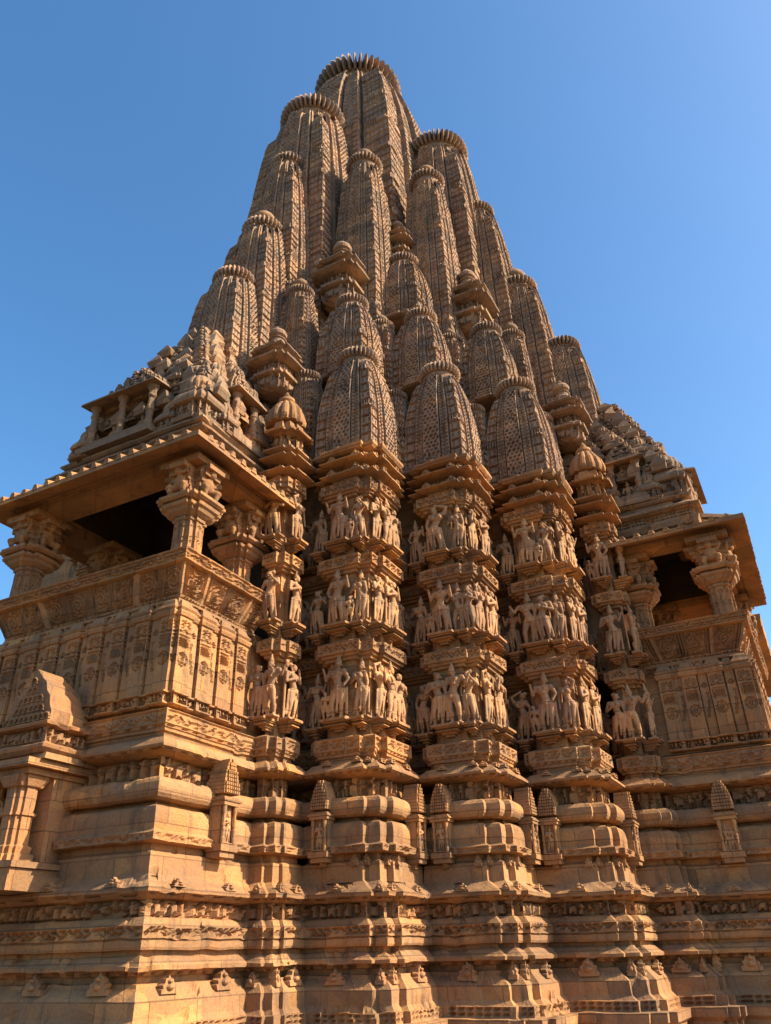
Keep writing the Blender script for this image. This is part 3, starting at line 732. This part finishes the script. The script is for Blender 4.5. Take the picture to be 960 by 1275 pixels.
# small temple-roof shrines perched among the spires
def shrine_mesh(h=1.0, w=.34):
    m_ = MB(); z = 0
    loft(m_, cross(0, 0, w*.72, .04, .1), [(z, -.12), (z + .04*h, -.04), (z + .045*h, -.03, 'frieze', .025), (z + .25*h, 0), (z + .26*h, .04), (z + .30*h, .05), (z + .36*h, -.02), (z + .365*h, -.03, 'frieze', .025), (z + .52*h, -.03), (z + .53*h, .05), (z + .555*h, .12), (z + .58*h, .13), (z + .66*h, .0), (z + .665*h, -.05, 'frieze', .025), (z + .78*h, -.06), (z + .79*h, .02), (z + .82*h, .07), (z + .84*h, .07), (z + .95*h, -.12), (z + 1.0*h, -.2)], ds=.025, dz=.02)
    for (x, y, nx, ny) in [(-w*.85, 0, -1, 0), (-w*.85, -.15, -1, 0), (-w*.85, .15, -1, 0), (0, -w*.85, 0, -1), (.15, -w*.85, 0, -1), (-.15, -w*.85, 0, -1)]:
        crest(m_, x, y, .60*h, nx, ny, .13, .10, int(x*100 + y*77)); crest(m_, x*.85, y*.85, .85*h, nx, ny, .11, .09, int(x*90 + y*67))
    m_.lathe(0, 0, [(.2, z + .96*h), (.22, z + 1.02*h), (.12, z + 1.1*h), (.12, z + 1.2*h)], 20); pot_mesh(m_, 0, 0, z + 1.18*h, .15)
    return m_
shm = shrine_mesh(); so = shm.build('roof_shrine', SPIRE, erode=.02); sd_ = so.data; bpy.data.objects.remove(so)
def roof_shrine(x, y, z, s, label=None):
    o = bpy.data.objects.new('roof_shrine', sd_); COL.objects.link(o); adopt(o, temple, label); o.location = (x, y, z + TOFF); o.scale = (s,)*3
for sw in (0, 1):
    for (x, y, z, s) in [(-3.45, -1.52, 10.9, 1.25), (-4.95, -1.15, 7.9, 1.0)]:
        if sw: x, y = y, x
        roof_shrine(x, y, z, s)
roof_shrine(-2.18, -2.18, 12.9, .95)

# ------------------------------------------------------------------ balconies (left one as built, right one its mirror image)
BAY_BASE = [(x, y) for x, y in rect(-7.05, -1.6, -5.0, 1.6)]
def eave_mesh(m_, D, W, ztip, inner, zin, th=.07, xr=-5.2, pitch=.20):
    """sloping stone eave round three sides of the porch, with ribs along its edge"""
    o_ = [(-D, -W), (xr, -W), (xr, W), (-D, W)]
    ix, iy = -D + inner, W - inner
    i_ = [(ix, -iy), (xr, -iy), (xr, iy), (ix, iy)]
    v = [(*o_[0], ztip), (*o_[1], ztip), (*o_[2], ztip), (*o_[3], ztip), (*i_[0], zin), (*i_[1], zin), (*i_[2], zin), (*i_[3], zin)]
    v += [(x, y, z + th) for x, y, z in v[:4]] + [(x, y, z + th*1.6) for x, y, z in v[4:]]
    def strip(a, b, c, d): return (a, b, c, d)
    F = [(0, 4, 5, 1), (0, 3, 7, 4), (3, 2, 6, 7), (8, 9, 13, 12), (8, 12, 15, 11), (11, 15, 14, 10), (0, 1, 9, 8), (3, 0, 8, 11), (2, 3, 11, 10), (1, 5, 13, 9), (6, 2, 10, 14)]
    m_.add(v, [np.array(F)])
    # a groove-like fillet under the edge, ribs on top
    def rib(px, py, nx, ny, L, ww, hh):
        tx, ty = -ny, nx
        s0 = (zin - ztip) / inner
        V = []
        for (d, zz_) in ((-.012, 0), (L, L*s0)):
            for (t, up) in ((-ww, .0), (-ww*.45, hh), (ww*.45, hh), (ww, .0)):
                V.append((px - nx*d + tx*t, py - ny*d + ty*t, ztip + th + zz_*1.0 + up + (.0 if up else -.02)))
        m_.add(V, [np.array([(0, 1, 2, 3), (7, 6, 5, 4)]), np.array([(0, 4, 5, 1), (1, 5, 6, 2), (2, 6, 7, 3), (3, 7, 4, 0)])])
    n = int(2*W / pitch)
    for k in range(1, n): rib(-D, -W + 2*W*(k + .0)/n, -1, 0, inner*.9, pitch*.27, .055)
    n = int((xr + D) / pitch)
    for sd in (-1,):
        for k in range(1, n): rib(-D + (xr + D)*k/n, sd*W, 0, sd, inner*.9, pitch*.27, .055)
def pillar_mesh():
    m_ = MB(); z = 0
    loft(m_, cross(0, 0, .125, .035, .07), [(0, .03), (.05, .03), (.06, 0), (.065, 0, 'vine', .010), (.50, 0), (.51, .02), (.55, .02)], ds=.018, dz=.018)
    loft(m_, cross(0, 0, .125, .035, .07), [(.55, .01), (.57, .04), (.60, .08), (.64, .10), (.66, .13), (.70, .14), (.705, .08), (.73, .08), (.735, .14), (.76, .17), (.80, .17), (.805, .05), (.82, .05)], ds=.03)
    # four brackets with crouching bearers
    for (nx, ny) in ((-1, 0), (0, -1), (1, 0), (0, 1)):
        for q in range(6):
            t = q / 5
            d0 = .13; d1 = .17 + .17*t*t + .02
            a = np.array((nx, ny)); tt = np.array((-ny, nx))
            lo = a*d0 - tt*.12*(1 + .2*t); hi = a*d1 + tt*.12*(1 + .2*t)
            x0, x1 = sorted((lo[0], hi[0])); y0, y1 = sorted((lo[1], hi[1]))
            m_.box((x0, y0, .822 + q*.07), (x1, y1, .822 + q*.07 + .066))
    m_.box((-.13, -.13, .82), (.13, .13, 1.245))
    m_.box((-.30, -.30, 1.247), (.30, .30, 1.33))
    return m_
def bearer_mesh():
    m_ = MB()
    ell(m_, (0, -.02, .20), (.12, .10, .13)); ell(m_, (0, -.10, .37), (.075, .08, .08))
    for sd in (-1, 1):
        capsule(m_, (sd*.08, -.03, .12), (sd*.13, -.14, .10), .06, .05); capsule(m_, (sd*.13, -.14, .10), (sd*.11, -.10, .0), .045, .04)
        capsule(m_, (sd*.11, -.02, .28), (sd*.17, -.05, .36), .045, .04); capsule(m_, (sd*.17, -.05, .36), (sd*.10, -.04, .46), .04, .045)
    me = fuse(m_, 'bearer_figure', .013); me.materials.clear(); me.materials.append(WARM); return me
BEAR = bearer_mesh()
pm = pillar_mesh(); po = pm.build('pillar', WARM, erode=.012); PILM = po.data; bpy.data.objects.remove(po)

def balcony(swap):
    def fin(m_, name, mat, parent=None, er=.012, label=None):
        o = m_.build(name, mat, swap=swap, erode=er)
        return adopt(o, parent or temple, label)
    m_ = MB()
    low = [q if len(q) < 4 else q for q in BASE_MOULD]
    loft(m_, BAY_BASE, low[:-2] + [(2.31, -.10), (2.32, -.16)], ds=.03, dz=.022, seed=21)
    loft(m_, rect(-6.93, -1.48, -5.0, 1.48), [(2.32, 0), (2.44, 0), (3.62, -.03)], ds=.3)
    top = fin(m_, 'balcony', WARM, None, .012, 'roofed stone balcony with %s' % ('its front turned to the right edge, mostly in shade' if swap else 'a sunlit side, jutting out at the left'))
    def child(m2, name, mat=WARM, er=.01, label=None): 
        return fin(m2, name, mat, top, er, label)
    # floor slab of the porch and dark back wall
    m2 = MB(); m2.box((-6.72, -1.28, 3.622), (-4.7, 1.28, 3.70)); child(m2, 'floor_slab', INTERIOR_SHADE)
    # pilasters and small figure friezes below them
    def pil(x, y, f, w, proud, seed, z0=2.50, z1=3.36):
        m3 = MB()
        if f == 'L': rc = rect(x - proud, y - w/2, x + .05, y + w/2)
        else: rc = rect(x - w/2, y - proud, x + w/2, y + .05)
        loft(m3, rc, [(z0, 0), (z0 + .003, 0, 'pilaster' if proud > .03 else 'vine', .011), (z1, 0), (z1 + .005, .02), (z1 + .04, .035), (z1 + .06, .035), (z1 + .075, .01), (z1 + .10, .03), (z1 + .14, .0), (z1 + .19, -.02), (z1 + .21, -.04)], ds=.014, dz=.014, seed=seed)
        child(m3, 'pilaster', WARM, .006)
        m3 = MB()
        if f == 'L': rc = rect(x - proud - .05, y - w/2 - .025, x + .05, y + w/2 + .025)
        else: rc = rect(x - w/2 - .025, y - proud - .05, x + w/2 + .025, y + .05)
        loft(m3, rc, [(2.345, -.03), (2.36, .0), (2.375, .0), (2.38, -.025), (2.383, -.025, 'frieze', .03), (2.475, -.025), (2.48, .0), (2.497, .0)], ds=.014, dz=.012, seed=seed + 3)
        child(m3, 'carved_block', WARM, .006)
    ys = [-1.385, -1.02, -.66, -.30, .06, .42, .78, 1.14, 1.40]
    for i, y in enumerate(ys): pil(-6.93, y, 'L', .20 if i else .19, .055, i)
    for i in range(len(ys) - 1): pil(-6.93, (ys[i] + ys[i+1])/2, 'L', .12, .02, 40 + i)
    xs = [-6.835, -6.47, -6.12, -5.80]
    for i, x in enumerate(xs): pil(x, -1.48, 'R', .20, .055, 20 + i)
    for i in range(len(xs) - 1): pil((xs[i] + xs[i+1])/2, -1.48, 'R', .12, .02, 60 + i)
    # capital friezes under the parapet
    m2 = MB(); loft(m2, rect(-6.95, -1.50, -5.5, 1.5), [(3.45, -.02), (3.452, -.01, 'arch', .03), (3.56, .0), (3.57, -.02)], ds=.02, dz=.015); child(m2, 'capital_frieze')
    # leaning parapet
    m2 = MB()
    loft(m2, rect(-6.82, -1.38, -5.52, 1.40), [(3.565, -.01), (3.57, .03), (3.572, .035, 'key', .014), (3.66, .065), (3.664, .055), (3.668, .06, 'panels', .020), (3.985, .20), (3.99, .23), (3.996, .245, 'scroll', .012), (4.125, .285), (4.13, .27)], ds=.016, dz=.014)
    child(m2, 'parapet', WARM, .010)
    # pillars with bearers
    for (x, y) in [(-6.80, -1.38), (-6.80, 1.38), (-5.60, -1.20), (-5.60, 1.20), (-6.80, 0)]:
        if (x, y) == (-6.80, 0): continue
        if swap: px, py = y, x
        else: px, py = x, y
        po_ = bpy.data.objects.new('pillar', PILM); COL.objects.link(po_); po_.parent = top; po_.location = (px, py, 4.10)
        po_.scale = (1.0, 1.0, .98)
        for a in (0, -math.pi/2):
            s_, c_ = math.sin(a), math.cos(a)
            put(BEAR, 'bearer_figure', top, px + .21*s_, py - .21*c_, 4.92, a, (.88, .72, .84))
    # beams and ceiling
    m2 = MB()
    for (a, b) in [((-6.98, -1.56, 5.405), (-5.1, -1.22, 5.56)), ((-6.98, 1.22, 5.405), (-5.1, 1.56, 5.56)), ((-6.975, -1.215, 5.405), (-6.62, 1.215, 5.56))]: m2.box(a, b)
    child(m2, 'ceiling_beams', WARM)
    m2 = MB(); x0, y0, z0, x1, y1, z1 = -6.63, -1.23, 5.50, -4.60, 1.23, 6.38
    m2.add([(x0,y0,z0),(x1,y0,z0),(x1,y1,z0),(x0,y1,z0),(x0,y0,z1),(x1,y0,z1),(x1,y1,z1),(x0,y1,z1)], np.array([(4,7,6,5),(0,4,5,1),(2,6,7,3),(3,7,4,0)])[:, ::-1]); child(m2, 'ceiling', INTERIOR_SHADE)  # liner under the roof, coloured dark to stand in for shade
    m2 = MB(); m2.box((-4.80, -1.45, 3.702), (-4.60, 1.45, 6.4)); child(m2, 'back_wall', INTERIOR_SHADE)  # liner behind the opening, the interior's shade put into its colour
    m2 = MB(); eave_mesh(m2, 7.38, 1.90, 5.42, .62, 5.62); child(m2, 'eave', WARM, .014)
    # roof: stepped slabs, pillared niches, ribbed bells, blocks up the slope
    m2 = MB(); loft(m2, rect(-6.70, -1.30, -4.6, 1.30), [(5.62, .0), (5.80, .0), (5.81, .05), (5.88, .08), (5.92, .08), (5.925, .02), (5.928, .02, 'diamond', .02), (6.06, .02), (6.065, .08), (6.09, .13), (6.12, .14), (6.16, .06), (6.22, .0), (6.23, -.06), (6.30, -.06), (6.305, -.02), (6.33, .02), (6.36, .02), (6.42, -.12)], ds=.03, dz=.02, bottom=False)
    roof = child(m2, 'roof', ROOF, .02)
    def bell(x, y, z, s):
        m3 = MB()
        loft(m3, cross(x, y, .24*s, .04*s, .09*s), [(z, .02), (z + .06*s, .04), (z + .08*s, 0), (z + .083*s, -.01, 'frieze', .025), (z + .30*s, -.01), (z + .31*s, .03*s), (z + .36*s, .05*s), (z + .42*s, .03*s), (z + .50*s, -.02*s), (z + .52*s, -.06*s), (z + .56*s, -.04*s), (z + .62*s, -.07*s), (z + .64*s, -.12*s)], ds=.018, dz=.016)
        m3.lathe(x, y, [(.22*s, z + .60*s, 1), (.235*s, z + .70*s, 1), (.20*s, z + .80*s, 1), (.12*s, z + .88*s, .5), (.08*s, z + .90*s)], 60, 14, .18)
        pot_mesh(m3, x, y, z + .88*s, .075*s)
        child(m3, 'ribbed_bell', ROOF, .012)
    def porch(x, y, f, w, h, z, dp):
        """pillared niche with a seated figure"""
        m3 = MB()
        def bx(a0, a1, d0, d1, z0, z1, mm=m3):   # a = along the face, d = outwards
            if f == 'L': mm.box((x - d1, y + a0, z0), (x - d0, y + a1, z1))
            else: mm.box((x + a0, y - d1, z0), (x + a1, y - d0, z1))
        bx(-w/2 - .06, w/2 + .06, -.3, dp + .05, z, z + .10); bx(-w/2 - .02, w/2 + .02, -.3, dp + .02, z + .103, z + .17)
        bx(-w/2, w/2, -.35, 0, z + .173, z + h*.78)
        k = max(2, round(w / .5) + 1)
        for q in range(k):
            a = -w/2 + .07 + (w - .14) * q / (k - 1)
            cx, cy = (x - dp + .06, y + a) if f == 'L' else (x + a, y - dp + .06)
            zz = z + .172; hh = h*.70 - .17
            m3.lathe(cx, cy, [(.066, zz), (.066, zz + .08*hh), (.05, zz + .1*hh), (.05, zz + .33*hh), (.062, zz + .36*hh), (.062, zz + .42*hh), (.046, zz + .46*hh), (.046, zz + .68*hh), (.064, zz + .72*hh), (.052, zz + .78*hh), (.052, zz + .85*hh), (.085, zz + .93*hh), (.09, zz + hh)], 14)
        z1 = z + h*.70
        # canopy slab, sloping
        a0, a1 = -w/2 - .09, w/2 + .09
        V = []
        for (a, d, zz) in [(a0, dp + .10, z1 - .03), (a1, dp + .10, z1 - .03), (a1, -.3, z1 + .06), (a0, -.3, z1 + .06), (a0 + .02, dp + .09, z1 + .01), (a1 - .02, dp + .09, z1 + .01), (a1 - .1, -.3, z1 + .2), (a0 + .1, -.3, z1 + .2)]:
            V.append((x - d, y + a, zz) if f == 'L' else (x + a, y - d, zz))
        Fq = np.array([(0, 3, 2, 1), (4, 5, 6, 7), (0, 1, 5, 4), (1, 2, 6, 5), (2, 3, 7, 6), (3, 0, 4, 7)])
        m3.add(V, [Fq[:, ::-1] if f == 'L' else Fq])
        # lattice pediment
        zz = z1 + .09; n = 5
        for q in range(n):
            ww = (w*.5) * (1 - q/(n + .3)); hq = h*.085
            bx(-ww, ww, -.2, dp*.55 - .03*q, zz, zz + hq - .012)
            kk = max(1, int(2*ww / .15))
            for j in range(kk):
                aa = -ww + 2*ww*(j + .5)/kk
                c0 = (x - dp*.55 + .03*q - .01, y + aa) if f == 'L' else (x + aa, y - dp*.55 + .03*q - .01)
                crest(m3, c0[0], c0[1], zz + hq*.1, *((-1, 0) if f == 'L' else (0, -1)), .12, hq*1.35, q*10 + j)
            zz += hq
        o = child(m3, 'roof_niche', ROOF, .014)
        ns = max(1, k - 1)
        for q in range(ns):
            a = -w/2 + .07 + (w - .14) * (q + .5) / ns
            cx, cy = (x - .13, y + a) if f == 'L' else (x + a, y - .13)
            ff = f
            if swap: cx, cy, ff = cy, cx, ('R' if f == 'L' else 'L')
            put(SEAT, 'seated_statue', top, cx, cy, z + .175, ff, .40)
        return o
    porch(-6.42, .25, 'L', 1.25, 1.25, 6.38, .34)
    porch(-5.78, -1.02, 'R', .56, 1.25, 6.36, .30)
    porch(-5.78, 1.02 - 2.04 + 2.04, 'L', .3, .1, 6.36, .05) if False else None
    bell(-6.42, -.95, 6.40, 1.0); bell(-6.42, 1.06, 6.30, .8); bell(-5.18, -.98, 6.45, 1.0); bell(-6.25, -.72, 7.05, .75)
    for (x, y, z, sc_) in [(-6.52, -.58, 6.36, .62), (-6.12, -1.14, 6.36, .66), (-5.42, -1.14, 6.40, .72), (-6.05, -.88, 7.28, .62), (-5.66, -.92, 7.50, .60), (-5.30, -.92, 7.30, .66), (-6.32, -.40, 7.30, .58), (-6.30, .98, 7.0, .60), (-5.95, -.62, 7.75, .5), (-5.50, -.66, 7.95, .5), (-6.60, .95, 6.36, .62), (-6.40, .62, 7.22, .55), (-6.42, .10, 7.22, .55), (-6.25, .35, 7.55, .6), (-6.22, -.30, 7.62, .5), (-5.98, -1.16, 6.36, .5)]: bell(x, y, z, sc_)
    # stepped ridge
    m3 = MB(); z = 6.9; k = 0
    D, W = 6.45, 1.12
    while z < 9.05:
        hh = .26
        loft(m3, rect(-D, -W, -4.4, W), [(z, -.06), (z + .01, -.055, 'arch', .03), (z + hh*.5, -.055), (z + hh*.55, .03), (z + hh*.72, .05), (z + hh*.8, .05), (z + hh, -.04)], ds=.025, dz=.02)
        z += hh; D -= .085 if z < 8 else .11; W -= .115
        k += 1
    child(m3, 'stepped_roof', ROOF, .03)
    m3 = MB(); z = 6.9; k = 0; D, W = 6.45, 1.12
    rr = random.Random(4)
    while z < 9.05:
        hh = .26
        def blk(px, py, nx, ny, w, d, h2):
            tx, ty = -ny, nx
            V = []
            for (zz, dd, kk) in ((0, d*.8, .9), (h2*.40, d*1.0, 1), (h2, d*.75, .22)):
                for (t, dn) in ((-1, -.12), (1, -.12), (1, dd), (-1, dd)):
                    V.append((px + tx*t*w*kk + nx*dn, py + ty*t*w*kk + ny*dn, z + zz))
            F4 = [(0, 1, 2, 3)[::-1], (8, 9, 10, 11)]
            for a in (0, 4): F4 += [(a + q, a + (q+1) % 4, a + 4 + (q+1) % 4, a + 4 + q) for q in range(4)]
            m3.add(V, [np.array([f_[::-1] for f_ in F4])])
        nb = max(1, int(2*W/.42))
        for j in range(nb):
            if rr.random() < .9: blk(-D, -W + 2*W*(j + .5)/nb, -1, 0, .10 + rr.random()*.04, .15 + rr.random()*.10, .20 + rr.random()*.08)
            crest(m3, -D - .06, -W + 2*W*(j + .0)/nb, z + .01, -1, 0, .24, .24, j + k*13)
        nx_ = int((D - 4.9)/.42)
        for j in range(nx_ + 1):
            x = -D + .1 + .42*j
            if rr.random() < .9: blk(x, -W, 0, -1, .10 + rr.random()*.04, .15 + rr.random()*.10, .20 + rr.random()*.08)
            crest(m3, x + .18, -W - .06, z + .01, 0, -1, .25, .25, j + k*17 + 5)
        z += hh; D -= .085 if z < 8 else .11; W -= .115; k += 1
    child(m3, 'roof_blocks', ROOF, .03)
    # niche on the side wall of the base
    nx_, ny_, nf = (-6.22, -1.75, 'R')
    if swap: nx_, ny_, nf = ny_, nx_, 'L'
    niche(top, nx_, ny_, nf, z=1.03, sc=1.12)
    # shrine with two columns and a lattice pediment on the front of the base
    m3 = MB(); X = -7.2; YS = .40
    def sb(y0, y1, d, z0, z1, tp=None): m3.box((X - d, y0 + YS, z0), (X + .3, y1 + YS, z1), tp)
    sb(-.95, .95, .55, .60, .74); sb(-.90, .90, .50, .745, .80); sb(-.93, .93, .52, .805, .86)
    for sd in (-1, 1):
        yy = sd*.62
        loft(m3, cross(X - .30, yy + YS, .10, .03, .05), [(.862, .05), (.93, .05), (.94, .02), (1.0, .03), (1.02, 0), (1.022, 0, 'diamond', .012), (1.28, 0), (1.285, .02), (1.31, .02), (1.315, 0), (1.317, 0, 'diamond', .012), (1.55, 0), (1.56, .03), (1.60, .05), (1.64, .07), (1.66, .07)], ds=.02, dz=.02)
        sb(yy - .22, yy + .22, .12, .862, 1.66)
    sb(-.86, .86, .46, 1.663, 1.72); sb(-.95, .95, .56, 1.724, 1.79); sb(-1.0, -.12, .42, 1.794, 1.86, .03)
    loft(m3, rect(X - .42, -.54, X + .3, .22), [(1.862, 0), (1.90, .05), (1.93, .06), (1.97, -.02), (1.975, -.02, 'frieze', .03), (2.13, -.02), (2.14, .03), (2.17, .04), (2.20, -.03)], ds=.02, dz=.018)
    z = 2.203
    outl = [(-.50, 0), (-.49, .10), (-.43, .17), (-.40, .27), (-.32, .33), (-.27, .43), (-.17, .48), (-.12, .57), (0, .61), (.12, .57), (.17, .48), (.27, .43), (.32, .33), (.40, .27), (.43, .17), (.49, .10), (.50, 0)]
    n = len(outl)
    V = [(X - .36, y*.68 - .16, z + q) for y, q in outl] + [(X - .10, y*.67 - .16, z + q) for y, q in outl] + [(X + .25, y*.50 - .16, z + q*.72) for y, q in outl]
    m3.add(V, [np.array([list(range(n))]), np.array([(i + 1, i, n + i, n + i + 1) for i in range(n - 1)]), np.array([(n + i + 1, n + i, 2*n + i, 2*n + i + 1) for i in range(n - 1)])])
    for q in range(5):       # interlaced arches carved on its face
        rr_ = .60 - .115*q
        for j in range(-5, 6):
            yj = j*.105 + (.05 if q % 2 else 0)
            if abs(yj) + q*.10 < .44:
                for a_ in range(7):
                    th = math.pi*a_/6
                    m3.box((X - .385, yj*.68 - .16 + .045*math.cos(th) - .010, z + .01 + q*.105 + .06*math.sin(th)), (X - .355, yj*.68 - .16 + .045*math.cos(th) + .010, z + .028 + q*.105 + .06*math.sin(th)))
    child(m3, 'front_shrine', WARM, .014)
    return top
bal_l = balcony(False); bal_r = balcony(True)
for swap, top in ((0, bal_l), (1, bal_r)):
    if swap: put(STAT[6], 'statue', top, .40, -7.26, .87, 'R', .74)
    else: put(STAT[6], 'statue', top, -7.26, .40, .87, 'L', .74)

# farther bay of the hall, only its corner shows beyond the right balcony
mb = MB()
loft(mb, rect(3.0, -6.6, 7.5, -4.0), BASE_MOULD[:-2] + [(2.32, -.1), (3.5, -.1), (3.55, .15), (4.1, .35), (4.12, .1), (5.3, .1), (5.32, .6), (5.45, .62), (5.7, .1), (6.6, -.2), (7.8, -.9)], ds=.08, dz=.05)
loft(mb, rect(3.0, -6.6, 7.5, -4.0), [(-1.75, .5), (-.6, .45), (-.55, .3), (.1, .2), (.3, .25), (.6, .3), (.7, .1)], ds=.1)
part(mb, 'side_porch', WARM, erode=.02)

# ------------------------------------------------------------------ ground
mb = MB(); G = 1500
mb.add([(-G, -G, -1.654), (G, -G, -1.654), (G, G, -1.654), (-G, G, -1.654)], [np.array([(0, 1, 2, 3)])])
gm = mat_stone('dry_lawn', [(.06, .075, .025), (.10, .10, .04), (.17, .14, .07)], (.12, .10, .05), .4)
ground = mb.build('ground', gm); ground['kind'] = 'structure'; ground['label'] = 'dry lawn stretching away round the temple'
mb = MB(); mb.add([(-21, -21, -1.65), (14, -21, -1.65), (14, 14, -1.65), (-21, 14, -1.65)], [np.array([(0, 1, 2, 3)])])
pv = mb.build('pavement', mat_stone('paving_stone', [(.17, .10, .05), (.22, .13, .065), (.26, .16, .09)], (.15, .10, .06), .4)); pv['kind'] = 'structure'; pv['label'] = 'sandstone paving in front of the temple'

# ------------------------------------------------------------------ light, sky, camera
EL, AZ = 36.0, (.26, -.97)
sv = np.array([AZ[0]*math.cos(rad(EL)), AZ[1]*math.cos(rad(EL)), math.sin(rad(EL))]); sv /= np.linalg.norm(sv)
from mathutils import Vector, Matrix
sl = bpy.data.lights.new('sun', 'SUN'); sl.energy = 5.0; sl.angle = rad(.5); sl.color = (1, .86, .64)
so_ = bpy.data.objects.new('sun', sl); COL.objects.link(so_)
so_.rotation_euler = Vector(sv).to_track_quat('Z', 'Y').to_euler(); so_.location = (0, -30, 40)
W = bpy.data.worlds.new('World'); SC.world = W; W.use_nodes = True
nt = W.node_tree; bg = nt.nodes['Background']; sky = nt.nodes.new('ShaderNodeTexSky'); sky.sky_type = 'NISHITA'; sky.sun_disc = False
sky.sun_elevation = rad(EL); sky.sun_rotation = math.atan2(sv[0], sv[1])
sky.air_density = 1.0; sky.dust_density = 2.0; sky.ozone_density = 3.0; sky.altitude = 200
hs = nt.nodes.new('ShaderNodeHueSaturation'); hs.inputs['Saturation'].default_value = 1.22; hs.inputs['Hue'].default_value = .495; nt.links.new(sky.outputs[0], hs.inputs['Color']); nt.links.new(hs.outputs[0], bg.inputs[0]); bg.inputs[1].default_value = .135

f, pitch, roll, yaw = 975.126, rad(29.558), rad(-1.474), rad(27.018)
cx, cy = -13.128, -7.285
fw = Vector((math.cos(pitch)*math.cos(yaw), math.cos(pitch)*math.sin(yaw), math.sin(pitch)))
rt = Vector((math.sin(yaw), -math.cos(yaw), 0)); up = rt.cross(fw)
r2 = math.cos(roll)*rt + math.sin(roll)*up; u2 = -math.sin(roll)*rt + math.cos(roll)*up
cam = bpy.data.cameras.new('camera'); co = bpy.data.objects.new('camera', cam); COL.objects.link(co)
co.matrix_world = Matrix(((r2.x, u2.x, -fw.x, cx), (r2.y, u2.y, -fw.y, cy), (r2.z, u2.z, -fw.z, 0), (0, 0, 0, 1)))
cam.sensor_fit = 'VERTICAL'; cam.sensor_height = 24; cam.lens = 24 * f / 1275
cam.clip_end = 5000; cam.clip_start = .1
SC.camera = co
vs = SC.view_settings; vs.view_transform = 'Standard'; vs.look = 'None'; vs.exposure = 1.05; vs.gamma = 1
